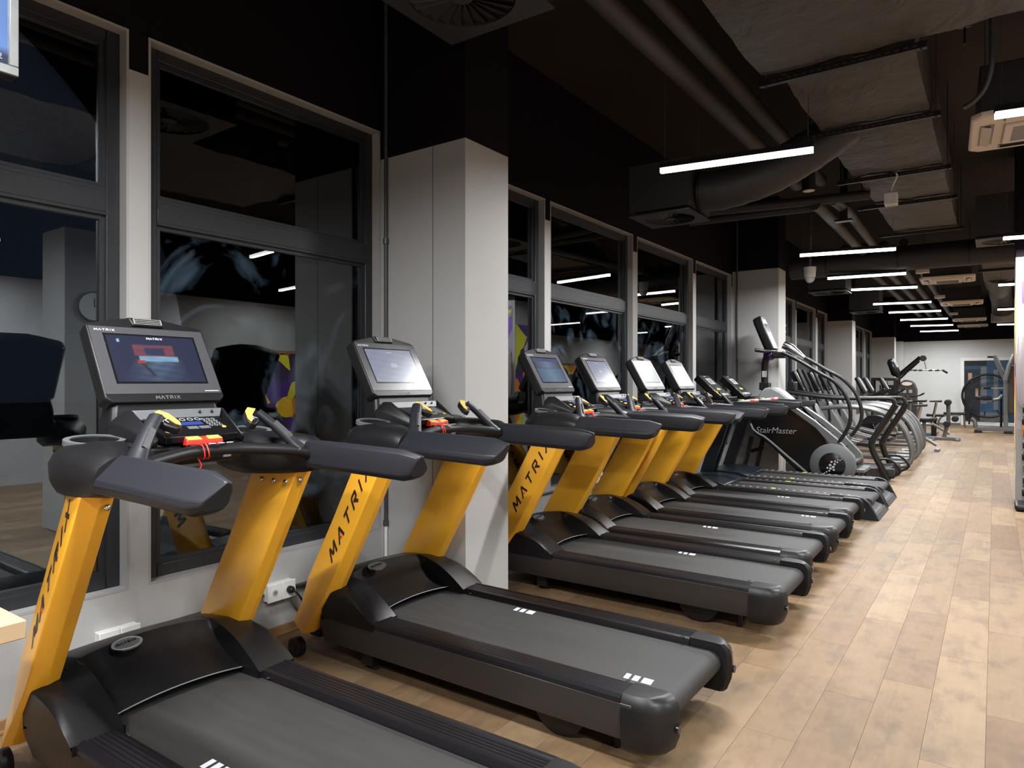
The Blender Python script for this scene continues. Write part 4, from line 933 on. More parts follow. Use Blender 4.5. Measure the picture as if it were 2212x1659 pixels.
# ------------------------------------------------------------------ ellipticals
def make_elliptical():
    t = thing('elliptical_trainer', '-', 'elliptical')
    for s in (-1, 1):
        B().tube(smooth_path([(-.55, s * .15, .98), (-.2, s * .20, 1.02), (.25, s * .22, .98), (.62, s * .24, .80), (.80, s * .26, .48), (.84, s * .28, .20), (.74, s * .30, .06), (.45, s * .30, .045)], 4), .038, 10).build('rear_frame_tube', M['silver'], t, smooth=60)
        B().tube(smooth_path([(-.62, s * .26, .70), (-.66, s * .29, 1.05), (-.78, s * .30, 1.35), (-.92, s * .27, 1.68)], 4), [.022] * 9 + [.03] * 4, 10).build('moving_handle', M['black'], t, smooth=60)
        B().loft([[(-.55, s * .17 - .05, .52), (-.55, s * .17 + .05, .52), (-.55, s * .17 + .05, .58), (-.55, s * .17 - .05, .58)], [(.30, s * .17 - .06, .30), (.30, s * .17 + .06, .30), (.30, s * .17 + .06, .36), (.30, s * .17 - .06, .36)]]).build('pedal_arm', M['midgrey'], t, bevel=.01)
        B().box(.02, .40, s * .17 - .085, s * .17 + .085, .355, .42).build('pedal', M['black'], t, bevel=.02)
    B().loft([[(-1.0, -.20, .05), (-1.0, .20, .05), (-.35, .20, .05), (-.35, -.20, .05)], [(-1.08, -.20, .55), (-1.08, .20, .55), (-.40, .18, .60), (-.40, -.18, .60)], [(-.95, -.12, 1.08), (-.95, .12, 1.08), (-.66, .12, 1.08), (-.66, -.12, 1.08)]]).build('shroud', M['silver'], t, bevel=.04, seg=3)
    B().box(-1.05, .55, -.05, .05, 0, .06).box(.40, .50, -.32, .32, 0, .06).box(-1.0, -.9, -.32, .32, 0, .06).build('base', M['midgrey'], t, bevel=.01)
    B().tube([(-.80, 0, 1.05), (-.92, 0, 1.40)], .05, 10).build('mast', M['midgrey'], t)
    B().loft([[(-.82, -.20, 1.30), (-.82, .20, 1.30), (-1.0, .17, 1.66), (-1.0, -.17, 1.66)], [(-.92, -.18, 1.26), (-.92, .18, 1.26), (-1.09, .15, 1.62), (-1.09, -.15, 1.62)]]).build('console', M['black'], t, bevel=.02)
    B().loft([[(-.835, -.14, 1.345), (-.835, .14, 1.345), (-.975, .125, 1.62), (-.975, -.125, 1.62)], [(-.83, -.14, 1.35), (-.83, .14, 1.35), (-.97, .125, 1.625), (-.97, -.125, 1.625)]]).build('face_plate', M['lightgrey'], t)
    B().tube(smooth_path([(-.58, -.26, 1.20), (-.66, -.12, 1.16), (-.72, 0, 1.15), (-.66, .12, 1.16), (-.58, .26, 1.20)], 3), .02, 8).build('fixed_grip', M['black'], t, smooth=60)
    return t
el = make_elliptical(); index_kids()
for i, (x, y, rz, lab) in enumerate(((-1.98, 13.25, .06, 'grey elliptical trainer with curved silver rear tubes, first beyond the curved-leg treadmill'),
                                     (-1.98, 14.55, .02, 'grey elliptical trainer with curved silver tubes, second from the curved-leg treadmill'),
                                     (-2.02, 15.85, 0, 'grey elliptical trainer with curved silver tubes, third from the curved-leg treadmill'))):
    o = el if i == 0 else dup(el); o.location = (x, y, 0); o.rotation_euler = (0, 0, rz); o['label'] = lab; o['group'] = 'elliptical trainers'

# ------------------------------------------------------------------ bikes
def make_bike():
    t = thing('exercise_bike', '-', 'exercise bike')
    B().box(-.65, .55, -.04, .04, .03, .09).box(-.65, -.57, -.28, .28, 0, .06).box(.45, .53, -.26, .26, 0, .06).build('base', M['midgrey'], t, bevel=.01)
    B().tube([(-.25, -.09, .42), (-.25, .09, .42)], .30, 28).build('shroud', M['black'], t, bevel=.02)
    B().tube([(.12, 0, .2), (.26, 0, .95)], .04, 10).build('seat_post', M['silver'], t)
    B().loft([[(.05, -.04, .96), (.05, .04, .96), (.05, .04, 1.0), (.05, -.04, 1.0)], [(.38, -.12, .96), (.38, .12, .96), (.38, .12, 1.02), (.38, -.12, 1.02)]]).build('saddle', M['black'], t, bevel=.02)
    B().tube([(-.35, 0, .55), (-.52, 0, 1.22)], .05, 10).build('mast', M['midgrey'], t)
    B().loft([[(-.42, -.15, 1.20), (-.42, .15, 1.20), (-.60, .12, 1.58), (-.60, -.12, 1.58)], [(-.50, -.14, 1.18), (-.50, .14, 1.18), (-.68, .11, 1.54), (-.68, -.11, 1.54)]]).build('console', M['black'], t, bevel=.03)
    B().loft([[(-.435, -.10, 1.25), (-.435, .10, 1.25), (-.585, .09, 1.54), (-.585, -.09, 1.54)], [(-.425, -.10, 1.255), (-.425, .10, 1.255), (-.575, .09, 1.545), (-.575, -.09, 1.545)]]).build('face_plate', M['lightgrey'], t)
    for s in (-1, 1):
        B().tube(smooth_path([(-.46, s * .05, 1.12), (-.36, s * .24, 1.14), (-.18, s * .26, 1.22), (-.10, s * .24, 1.30)], 3), .018, 8).build('handlebar', M['black'], t, smooth=60)
        B().box(-.22 + s * .14, -.08 + s * .14, s * .20 - .05, s * .20 + .05, .38 - s * .14, .41 - s * .14).build('pedal', M['black'], t)
        B().tube([(-.25, s * .12, .42), (-.15 + s * .14, s * .14, .40 - s * .14)], .016, 6).build('crank', M['chrome'], t)
    return t
bk = make_bike(); index_kids()
for i, (x, y, lab) in enumerate(((-1.95, 17.3, 'black upright exercise bike, first after the elliptical trainers'), (-1.95, 18.4, 'black upright exercise bike, second after the elliptical trainers'), (-1.75, 19.6, 'black upright exercise bike, last one before the pulldown machine'))):
    o = bk if i == 0 else dup(bk); o.location = (x, y, 0); o['label'] = lab; o['group'] = 'exercise bikes'
# spin bikes with chrome ends
def make_spin():
    t = thing('spin_bike', '-', 'exercise bike')
    B().tube([(-.5, 0, .35), (.1, 0, .35), (.45, 0, .12)], .035, 8).build('frame', M['silver'], t)
    B().tube([(-.5, -.03, .35), (-.5, .03, .35)], .24, 26).build('flywheel', M['chrome'], t, bevel=.01)
    B().tube([(-.45, 0, .35), (-.42, 0, 1.05)], .03, 8).build('handlebar_post', M['silver'], t)
    for s in (-1, 1): B().tube(smooth_path([(-.42, 0, 1.06), (-.38, s * .18, 1.07), (-.22, s * .2, 1.1), (-.12, s * .19, 1.16)], 3), .017, 8).build('handlebar', M['black'], t)
    B().tube([(.05, 0, .33), (.16, 0, .92)], .03, 8).build('seat_post', M['chrome'], t)
    B().loft([[(.0, -.03, .93), (.0, .03, .93), (.0, .03, .97), (.0, -.03, .97)], [(.28, -.10, .93), (.28, .10, .93), (.28, .10, .99), (.28, -.10, .99)]]).build('saddle', M['brown'], t, bevel=.02)
    B().box(-.60, -.52, -.25, .25, 0, .05).box(.42, .50, -.25, .25, 0, .05).build('base', M['midgrey'], t)
    B().tube([(-.56, 0, .03), (-.5, 0, .35)], .03, 8).build('fork', M['silver'], t)
    return t
sb = make_spin(); index_kids()
for i, (x, y, lab) in enumerate(((-1.45, 16.9, 'silver spin bike beside the first black exercise bike'), (-1.40, 20.8, 'silver spin bike standing in front of the pulldown machine'))):
    o = sb if i == 0 else dup(sb); o.location = (x, y, 0); o['label'] = lab; o['group'] = 'spin bikes'

# ------------------------------------------------------------------ pulldown machine
PO = (-1.9, 22.6, 0)
pdm = thing('pulldown_machine', 'dark cable pulldown machine with striped bar against the pale back wall', 'gym machine', PO)
def pp(px, py, Y=22.6): return rel(at(px, py, Y=Y), PO)
sh_ = [(1938, 900), (1938, 838), (1944, 826), (1955, 820), (1966, 821), (1974, 828), (1979, 842), (1979, 903)]
r0 = [pp(x, y, 22.3) for x, y in sh_]; r0[0] = (r0[0][0], r0[0][1], 0); r0[-1] = (r0[-1][0], r0[-1][1], 0)
so = B().loft([r0, [(p[0], p[1] + .5, p[2]) for p in r0]]).build('weight_shroud', M['brown'], pdm, bevel=.03)
e = pp(1959, 829, 22.29); B().tube([(e[0], e[1], e[2]), (e[0], e[1] - .012, e[2])], .13, 24).xf(Matrix.Translation(e) @ Matrix.Diagonal((1, 1, .42, 1)) @ Matrix.Translation([-v for v in e])).build('badge', M['cream'], so)
for u in (1944, 1953, 1966): 
    e = pp(u, 845, 22.29); B().box(e[0] - .03, e[0] + .05, e[1] - .004, e[1], e[2] - .05, e[2] + .04).build('window', M['lightgrey'], so)
B().tube([pp(1940, 812), pp(1988, 772)], .055, 4).build('boom', M['gloss'], pdm)
B().tube([pp(1944, 818, 22.75), pp(1986, 780, 22.75)], .03, 6).build('boom_brace', M['brown'], pdm)
B().tube([pp(1940, 812), (pp(1940, 812)[0], 0, .02)], .06, 4).build('column', M['black'], pdm)
wc = pp(1994, 774); B().tube([(wc[0], wc[1] - .05, wc[2]), (wc[0], wc[1] + .05, wc[2])], .085, 20).build('pulley', M['black'], pdm, bevel=.01)
br_ = [pp(1966, 801), pp(2035, 799), pp(2047, 806)]
bo = B().tube([pp(1958, 806), pp(1966, 800), pp(2035, 799), pp(2047, 806)], .020, 8).build('lat_bar', M['chrome'], pdm)
for a_, b_ in ((1974, 1980), (1985, 1992), (2006, 2014), (2020, 2029)): B().tube([pp(a_, 800), pp(b_, 799.6)], .026, 8).build('bar_grip', M['black'], bo)
B().tube([pp(2036, 799.5), pp(2047, 806)], .027, 8).build('bar_grip', M['black'], bo)
B().tube([pp(1997, 781), pp(1999, 790), pp(2001, 799)], .012, 6).build('chain', M['chrome'], pdm)
s0 = pp(1993, 905, 21.6); s1 = pp(2032, 906, 21.6)
B().box(s0[0], s1[0] - .08, s0[1] - .18, s0[1] + .18, s0[2] - .06, s0[2] + .04).build('seat', M['black'], pdm, bevel=.03)
B().box(s0[0] + .2, s0[0] + .32, s0[1] - .06, s0[1] + .06, 0, s0[2] - .05).build('seat_post', M['black'], pdm)
B().box(s0[0] - .4, s0[0] + .3, s0[1] - .05, .3, 0, .06).build('base', M['midgrey'], pdm)
B().box(s0[0] + .05, s1[0] + .05, s0[1] + .45, s0[1] + .75, s0[2] + .05, s0[2] + .12).build('thigh_pad', M['black'], pdm, bevel=.02)
B().box(s0[0] + .2, s0[0] + .28, s0[1] + .55, s0[1] + .62, .03, s0[2] + .06).build('pad_post', M['silver'], pdm)
# oval-headed machine in front of the pillar
om = thing('leg_machine', 'dark strength machine with an oval silver head, standing left of the pulldown machine', 'gym machine', (-2.3, 21.2, 0))
def op(px, py, Y=21.2): return rel(at(px, py, Y=Y), (-2.3, 21.2, 0))
a_, b_ = Vector(op(1922, 776)), Vector(op(1938, 812))
B().tube([tuple(a_), tuple(a_.lerp(b_, .15)), tuple(a_.lerp(b_, .85)), tuple(b_)], [.05, .10, .12, .06], 14).build('head', M['gloss'], om, smooth=60)
B().tube([tuple(a_ + Vector((.07, -.05, 0))), tuple(a_.lerp(b_, .5) + Vector((.10, -.06, 0)))], [.03, .05], 10).build('head_trim', M['silver'], om)
c0, c1 = op(1884, 816), op(1938, 816)
B().box(c0[0], c1[0], -.25, .25, c0[2] - .08, c0[2]).build('top_frame', M['black'], om, bevel=.02)
for x in (c0[0] + .03, c1[0] - .03):
    for y in (-.22, .22): B().box(x - .03, x + .03, y - .03, y + .03, 0, c0[2] - .06).build('post', M['black'], om)
B().box(c0[0] + .2, c1[0] - .05, -.18, .18, .1, c0[2] - .2).build('weight_stack', M['black'], om, bevel=.01)
B().tube([(c0[0] + .25, -.24, .1), (c0[0] + .25, -.24, c0[2] - .06)], .012, 6).tube([(c0[0] + .40, -.24, .1), (c0[0] + .40, -.24, c0[2] - .06)], .012, 6).build('guide_rod', M['chrome'], om)
B().box(c0[0], c1[0], -.25, .25, 0, .08).build('base', M['midgrey'], om)
# seated row with rollers
rw = thing('roller_machine', 'silver leg curl machine with black foam rollers near the small bench', 'gym machine', (-.95, 20.2, 0))
for y, z, x in ((-.2, .95, .0), (-.2, .55, .15), (-.2, .42, -.02)): B().tube([(x, y - .16, z), (x, y + .16, z)], .075, 14).build('foam_roller', M['black'], rw, bevel=.02)
B().tube([(-.1, 0, .05), (0, 0, .5), (0, -.1, .98)], .045, 8).build('arm', M['silver'], rw)
B().box(-.7, .25, -.06, .06, 0, .08).box(-.6, -.5, -.3, .3, 0, .06).box(.15, .24, -.3, .3, 0, .06).build('base', M['silver'], rw, bevel=.01)
B().box(-.75, -.3, -.2, .2, .45, .55).build('seat', M['black'], rw, bevel=.03)
B().box(-.56, -.48, -.05, .05, .05, .46).build('seat_post', M['silver'], rw)

# ------------------------------------------------------------------ benches by the back wall
bn = thing('flat_bench', 'long flat black bench on bent silver legs along the back wall', 'bench', (-1.05, 26.2, 0))
a_ = at(2042, 897, Y=26.2); b_ = at(2084, 894, Y=26.2)
B().box(a_.x + 1.05 - .05, b_.x + 1.05 + .05, -.15, .15, .40, .48).build('pad', M['black'], bn, bevel=.03)
for s in (-1, 1):
    B().tube(smooth_path([(a_.x + 1.05 - .22, s * .12, .02), (a_.x + 1.05 - .14, s * .12, .28), (a_.x + 1.05 + .05, s * .12, .38), (b_.x + 1.05 - .1, s * .12, .39)], 3), .025, 8).build('leg', M['silver'], bn, smooth=60)
    B().tube([(b_.x + 1.05 - .02, s * .12, .40), (b_.x + 1.05, s * .12, .0)], .025, 8).build('leg', M['silver'], bn)

# ------------------------------------------------------------------ multi gym by the doorway
MO = (-.1, 23.9, 0)
mg = thing('chest_press', 'silver framed press machine with a black seat in front of the doorway', 'gym machine', MO)
def mp_(px, py, Y=23.9): return rel(at(px, py, Y=Y), MO)
def col(pts, r, nm='frame_tube', mt='silver', Y=23.9, n=8): return B().tube([mp_(x, y, Y) for x, y in pts], r, n).build(nm, M[mt], mg, smooth=50)
f0 = mp_(2110, 930); f1 = mp_(2176, 932)
B().box(f0[0], f1[0] + .15, -.07, .07, .05, .17).build('base_beam', M['silver'], mg, bevel=.01)
B().box(f0[0] - .06, f0[0] + .12, -.28, .28, 0, .07).build('foot', M['black'], mg, bevel=.01); B().box(f1[0] - .08, f1[0] + .12, -.28, .28, 0, .07).build('foot', M['black'], mg, bevel=.01)
col([(2108, 925), (2105, 908), (2098, 903)], .055)
u_ = mp_(2172, 905); B().box(u_[0] - .05, u_[0] + .06, -.06, .06, .05, mp_(2172, 818)[2]).build('upright', M['silver'], mg, bevel=.01)
B().tube([(u_[0] - .10, .12, .05), (u_[0] - .10, .12, 1.2)], .03, 8).build('rear_rod', M['black'], mg)
col([(2173, 822), (2160, 795), (2149, 768)], .06); col([(2172, 822), (2180, 790), (2192, 766)], .06, Y=23.6)
col([(2147, 771), (2133, 771)], .03, 'handle', 'black'); col([(2175, 838), (2122, 838)], .028, 'press_arm', 'chrome'); col([(2140, 838), (2124, 838)], .036, 'press_grip', 'black')
col([(2166, 853), (2158, 862), (2140, 865)], .045, 'seat_arm')
s0, s1 = mp_(2108, 858), mp_(2142, 858); B().box(s0[0], s1[0], -.2, .2, s0[2] - .07, s0[2] + .04).build('seat', M['black'], mg, bevel=.03)
B().box(s0[0] + .15, s1[0], -.1, .1, s0[2] - .13, s0[2] - .07).build('seat_plate', M['silver'], mg)
k0_, k1_ = mp_(2177, 790), mp_(2192, 893); B().box(k0_[0], k1_[0] + .25, -.25, .25, k1_[2], k0_[2]).build('weight_shroud', M['brown'], mg, bevel=.02)

# doorway at the back with a dim blue room behind
dz = 2.16
d0 = at(2083, 800, Y=YB).x; d1 = at(2190, 800, Y=YB).x + .2
zt = at(2130, 779, Y=YB).z; zb = at(2130, 912, Y=YB).z
dr = struct(B().box(d0 - .10, d0, YB - .05, YB + .02, zb - .12, zt + .10).box(d0, d1, YB - .05, YB + .02, zt, zt + .10).box(d0, d1, YB - .05, YB + .02, zb - .12, zb).build('window_30', M['white'], bevel=.006, seg=1), 'white framed internal window in the back wall')
B().box(d0, d1, YB - .012, YB - .004, zb, zt).build('backing', M['blue_poster'], dr)
def pic(name, x0, x1, z0, z1, mt, yy=.018):
    xx0, xx1 = d0 + (d1 - d0) * x0, d0 + (d1 - d0) * x1; B().box(xx0, xx1, YB - yy, YB - .013, zb + (zt - zb) * z0, zb + (zt - zb) * z1).build(name, mt, dr)
pic('dark_panel', 0, .28, .02, .86, M['navy']); pic('pale_strip', .30, .40, .30, .90, M['midgrey']); pic('dark_top', 0, .40, .92, 1, M['black']); pic('pale_strip', .52, .60, .2, .85, M['midgrey'])
pic('magenta_patch', .74, .80, .66, .92, pmat('magenta_print', (.5, .03, .16), .5), .02); pic('lemon_patch', .66, .69, .80, .88, M['lemon'], .02); pic('peach_patch', .07, .14, .66, .80, M['skin'], .02)
pic('peach_patch', .20, .25, .42, .55, M['skin'], .022); pic('lower_panel', 0, .78, 0, .16, M['midgrey'], .017)
B().box(d0, d1, YB - .03, YB - .002, 0.0, zb - .12).build('panel_below', M['cream'], dr)
rg = thing('trampoline', 'round black mini trampoline leaning in front of the internal window', 'trampoline', (0, 0, 0))
rc = at(2134, 852, Y=27.2); rg.location = (rc.x, 27.22, rc.z - .05)
R_ = .70
B().tube([(R_ * math.cos(k * PI / 24), 0, R_ * math.sin(k * PI / 24)) for k in range(49)], .035, 8, cap=False).build('rim', M['black'], rg, smooth=60)
for k in range(10): B().box(-.02, .02, -.006, .006, R_ * .74, R_ * .98).xf(Matrix.Rotation(k * PI / 5 + .15, 4, 'Y')).build('strap', M['black'], rg)
for k in (-.5, .5): B().tube([(k, -.02, -.49), (k * 1.02, -.05, .05 - rg.location.z)], .025, 8).build('leg', M['black'], rg)

# ------------------------------------------------------------------ dumbbells and pad at the printed pillar
rk = thing('dumbbell_rack', 'vertical black dumbbell rack on a rounded foot at the printed pillar', 'rack', (.62, 9.72, 0))
B().box(-.44, .35, -.22, .22, .005, .075).build('foot', M['black'], rk, bevel=.03, seg=3)
B().box(.07, .15, -.05, .05, .05, 1.32).build('post', M['midgrey'], rk, bevel=.006)
for k in range(8): B().box(-.12, .26, -.06, .06, .20 + k * .135 - .064, .20 + k * .135 - .052).build('cradle', M['midgrey'], rk)
PLACE = ['lowest on the rack', 'second from the rack foot', 'third from the rack foot', 'fourth from the rack foot', 'fifth from the rack foot', 'sixth from the rack foot', 'seventh from the rack foot', 'topmost on the rack']
def make_db():
    t = thing('dumbbell', '-', 'dumbbell')
    for s in (-1, 1): B().tube([(s * .09, 0, 0), (s * .10, 0, 0), (s * .19, 0, 0), (s * .20, 0, 0)], [.044, .051, .051, .044], 20).build('weight', M['black'], t, smooth=40)
    B().cyl((-.09, 0, 0), (.09, 0, 0), .016, 12).build('handle', M['chrome'], t)
    return t
db = make_db(); index_kids()
for k in range(8):
    o = db if k == 0 else dup(db); o.location = (.62 - .17 + (k % 3) * .008, 9.72, .20 + k * .135); tag(o, 'black round-headed dumbbell, %s at the printed pillar' % PLACE[k], group='dumbbells on the vertical rack')
pd = thing('boxing_pad', 'pale rounded pad hanging above the dumbbells at the printed pillar', 'pad', (.62, 9.98, 1.62))
pdo = B().loft([[(-.36 * k, -.05 + dy, -.50 * k2), (.36 * k, -.05 + dy, -.50 * k2), (.40 * k, -.05 + dy, -.40 * k2), (.42 * k, -.05 + dy, .0), (.40 * k, -.05 + dy, .38 * k2), (.30 * k, -.05 + dy, .48 * k2), (-.30 * k, -.05 + dy, .48 * k2), (-.40 * k, -.05 + dy, .38 * k2), (-.42 * k, -.05 + dy, 0), (-.40 * k, -.05 + dy, -.40 * k2)] for k, k2, dy in ((.9, .93, .11), (1, 1, .08), (1, 1, .0), (.9, .93, -.04))]).build('cushion', pmat('pale_pink_grey', (.50, .44, .45), .5), pd, bevel=.03, seg=3, smooth=60)
B().box(-.285, -.262, -.095, -.088, -.10, .12).build('stripe', M['white'], pdo)

# ------------------------------------------------------------------ under the ceiling
# big foil-wrapped rectangular duct with bracket rails
DZ = 3.5
dk = thing('air_duct', 'big rectangular air duct wrapped in wrinkled foil under the dark ceiling', 'duct', (0, 0, 0))
cuts = [1.2, 2.9, 4.74, 6.01, 7.55, 8.80, 10.62]
for i in range(len(cuts) - 1):
    a_, b_ = cuts[i] + .03, cuts[i + 1] - .03; nx, ny = 10, 14; b = B(); x0, x1 = (-1.16, -.40) if i > 1 else (-1.28, .30)
    if i > 3: x0 = -1.12
    ring = []
    for j in range(ny + 1):
        y = a_ + (b_ - a_) * j / ny; sag = .035 * math.sin(PI * j / ny); r = []
        for k in range(nx + 1):
            u = k / nx; e_ = .05 if 0 < k < nx else 0
            r.append((x0 + (x1 - x0) * u, y, DZ - sag * (.5 + .5 * math.sin(PI * u)) + random.uniform(-.010, .010)))
        r.append((x1 + .012 + random.uniform(-.006, .006), y, DZ + .05)); r.append((x1, y, DZ + .42)); r.append((x0, y, DZ + .42)); r.append((x0 - .012 + random.uniform(-.006, .006), y, DZ + .05))
        ring.append(r)
    b.loft(ring).build('duct_segment', M['insul'], dk, smooth=60)
for y in cuts[2:]:
    B().box(-1.30, -.33, y - .018, y + .018, DZ - .06, DZ - .02).build('bracket_rail', M['black'], dk)
    sl_ = B()
    for k in range(18): sl_.box(-1.22 + k * .048, -1.195 + k * .048, y - .0195, y - .018, DZ - .047, DZ - .035)
    so_ = sl_.build('rail_slots', M['brown'], dk); so_['kind'] = 'stuff'
    for x in (-1.26, -.36): B().cyl((x, y, DZ - .07), (x, y, CZ), .006, 6).build('threaded_rod', M['conduit'], dk)
b = B(); b.loft([[(-1.12, 10.65, DZ), (-.42, 10.65, DZ), (-.42, 10.65, DZ + .4), (-1.12, 10.65, DZ + .4)], [(-.95, 11.4, DZ + .12), (-.35, 11.4, DZ + .12), (-.35, 11.4, DZ + .4), (-.95, 11.4, DZ + .4)]]).build('reducer', M['insul'], dk, smooth=50)
# pipes along the room
def pipe(name, label, pts, r, mt, n=12, group=None, extra=None):
    t = thing(name, label, 'pipe', (0, 0, 0), 0, group)
    B().tube(pts, r, n).build('pipe_run', mt, t, smooth=60)
    for p in (extra or []): B().tube([(p[0], p[1], p[2] + r), (p[0], p[1], CZ)], .006, 6).build('hanger_rod', M['conduit'], t)
    return t
pipe('heating_pipe', 'brown lagged pipe nearest the window wall, running along the ceiling', [(-1.95, .5, 3.75), (-1.88, 8.4, 3.75)], .075, M['brown'], 14, None, [(-1.93, 3, 3.75), (-1.90, 6, 3.75)])
pipe('heating_pipe', 'brown lagged pipe beside the foil duct, running along the ceiling', [(-1.68, .5, 3.75), (-1.62, 8.4, 3.75)], .065, M['brown'], 14, None, [(-1.66, 3, 3.75), (-1.64, 6, 3.75)])
pipe('heating_pipe', 'dark pipe crossing the ceiling past the foil duct, upper one', [tuple(at(1480, 462, Z=3.45)), tuple(at(1810, 428, Z=3.45)), tuple(at(1880, 420, Z=3.45))], .055, M['darkduct'])
pipe('heating_pipe', 'dark pipe crossing the ceiling past the foil duct, lower one', [tuple(at(1490, 480, Z=3.4)), tuple(at(1770, 446, Z=3.4))], .05, M['darkduct'])
pipe('heating_pipe', 'brown elbowed pipe falling away toward the second pendant', [tuple(at(1760, 442, Z=3.4)), tuple(at(1772, 450, Z=3.4)), tuple(at(1850, 530, Z=3.45)), tuple(at(1900, 580, Z=3.5))], .06, M['brown'])
pipe('heating_pipe', 'brown elbowed pipe falling away behind the black hanger strut', [tuple(at(1800, 432, Z=3.45)), tuple(at(1830, 455, Z=3.45)), tuple(at(1888, 530, Z=3.5)), tuple(at(1925, 575, Z=3.5))], .055, M['brown'])
for i, (dx, w_) in enumerate(((0, 'first'), (.28, 'second'), (.56, 'third'), (.84, 'fourth'))):
    pipe('cable_conduit', 'grey brown duct strip above the far pendants, %s from the windows' % w_, [(-2.0 + dx, 12.2, 3.62), (-2.0 + dx, 26.5, 3.62)], .07, M['brown'], 10, 'parallel ceiling duct strips')
# round black duct crossing, and second insulated duct with a round drop
t = thing('round_duct', 'thick black round duct crossing the aisle under the ceiling', 'duct', (0, 0, 0))
B().tube([(-2.75, 11.9, 3.33), (.9, 11.9, 3.33)], .19, 24).build('duct_run', M['darkduct'], t, smooth=60)
for x in (-2.2, -1.2, -.3): B().tube([(x - .012, 11.9, 3.33), (x + .012, 11.9, 3.33)], .196, 24).build('duct_seam', M['black'], t)
t = thing('air_duct', 'tan wrapped duct with a grey round drop beyond the crossing round duct', 'duct', (0, 0, 0))
B().loft([[(-.20, 12.9, 3.42), (.30, 12.9, 3.42), (.30, 12.9, 3.8), (-.20, 12.9, 3.8)], [(-.18, 16.3, 3.42), (.30, 16.3, 3.42), (.30, 16.3, 3.8), (-.18, 16.3, 3.8)]]).build('duct_segment', M['insul'], t, bevel=.02)
B().box(-.24, .34, 14.5, 14.56, 3.38, 3.42).build('bracket_rail', M['black'], t)
a_ = at(2155, 628, Z=3.55)
B().tube([(.05, 16.2, 3.6), (.06, 17.6, 3.55)], .24, 20).build('round_sleeve', M['insul'], t, smooth=60)
B().tube(smooth_path([(.06, 17.5, 3.55), (.10, 19.5, 3.52), (.14, 20.6, 3.42), (.15, 21.0, 3.15)], 3), .22, 20).build('round_drop', M['brown'], t, smooth=60)
B().tube([(.15, 21.0, 3.17), (.15, 21.0, 2.95)], .235, 20).build('drop_collar', M['lightgrey'], t, smooth=60)
# swirl diffusers
def swirl(name, label, cx, cy, z, half, boxh, mt, mb, ang=0, blades=24):
    t = thing(name, label, 'air vent', (cx, cy, z), ang)
    b = B(); n = 32
    sq = [];
    for k in range(n):
        a = 2 * PI * k / n; m = max(abs(math.cos(a)), abs(math.sin(a))); sq.append((half * math.cos(a) / m, half * math.sin(a) / m))
    r = half * .80
    b.loft([[(x, y, .012) for x, y in sq], [(x, y, 0) for x, y in sq], [(r * math.cos(2 * PI * k / n), r * math.sin(2 * PI * k / n), 0) for k in range(n)], [(r * math.cos(2 * PI * k / n), r * math.sin(2 * PI * k / n), .03) for k in range(n)]], cap=False)
    b.build('plate', mt, t)
    B().box(-half + .005, half - .005, -half + .005, half - .005, .04, .04 + boxh).build('plenum_box', mb, t)
    for k in range(blades):
        a = 2 * PI * k / blades; ca, sa = math.cos(a), math.sin(a); r0, r1 = half * .16, half * .78
        p = lambda rr, s_, zz: (rr * ca - s_ * sa, rr * sa + s_ * ca, zz)
        B().loft([[p(r0, -.008, .004), p(r1, -.03, .004), p(r1, .05, .030), p(r0, .010, .030)], [p(r0, -.008, .007), p(r1, -.03, .007), p(r1, .05, .033), p(r0, .010, .033)]]).build('blade', mt, t)
    B().tube([(0, 0, .0), (0, 0, .02)], half * .17, 20).build('hub', mt, t)
    B().cyl((half * .7, half * .7, .04 + boxh), (half * .7, half * .7, CZ - z), .006, 6).build('hanger_rod', M['conduit'], t)
    return t
M['vent'] = pmat('vent_grey_brown', (.075, .068, .062), .5); M['vent_dark'] = pmat('vent_dark', (.030, .026, .028), .5)
n0 = at(974, 95, Z=3.3); swirl('swirl_vent', 'square swirl air vent cut by the top edge of the picture', n0.x + .33, n0.y - .31, 3.3, .33, .5, M['vent_dark'], M['black_paint'], .02)
swirl('swirl_vent', 'square swirl air vent in a dark box beneath the nearest pendant', -2.465, 6.02, 2.96, .285, .42, M['vent_dark'], M['darkduct'], .02)
swirl('swirl_vent', 'pale swirl air vent beside the pendant above the printed pillar', .10, 10.45, 3.2, .30, .5, M['vent'], M['black_paint'])
swirl('swirl_vent', 'swirl air vent above the window wall beside the white camera', -2.35, 12.9, 3.0, .30, .5, M['vent_dark'], M['black_paint'])
swirl('swirl_vent', 'swirl air vent by the third wall pillar', -2.35, 17.0, 3.0, .30, .45, M['vent_dark'], M['darkduct'])
# sagging flexible duct into the dark vent box
t = thing('flexible_duct', 'sagging dark fabric duct between the foil duct and the swirl vent box', 'duct', (0, 0, 0))
pth = smooth_path([(-1.02, 6.30, 3.62), (-1.30, 6.22, 3.42), (-1.62, 6.12, 3.25), (-1.95, 6.06, 3.17), (-2.18, 6.03, 3.17)], 6)
B().tube(pth, [.175 + .004 * math.sin(k * 2.4) for k in range(len(pth))], 18).build('hose', M['darkduct'], t, smooth=70)
B().tube([pth[-2], pth[-1]], .185, 18).build('hose_clamp', M['black'], t)
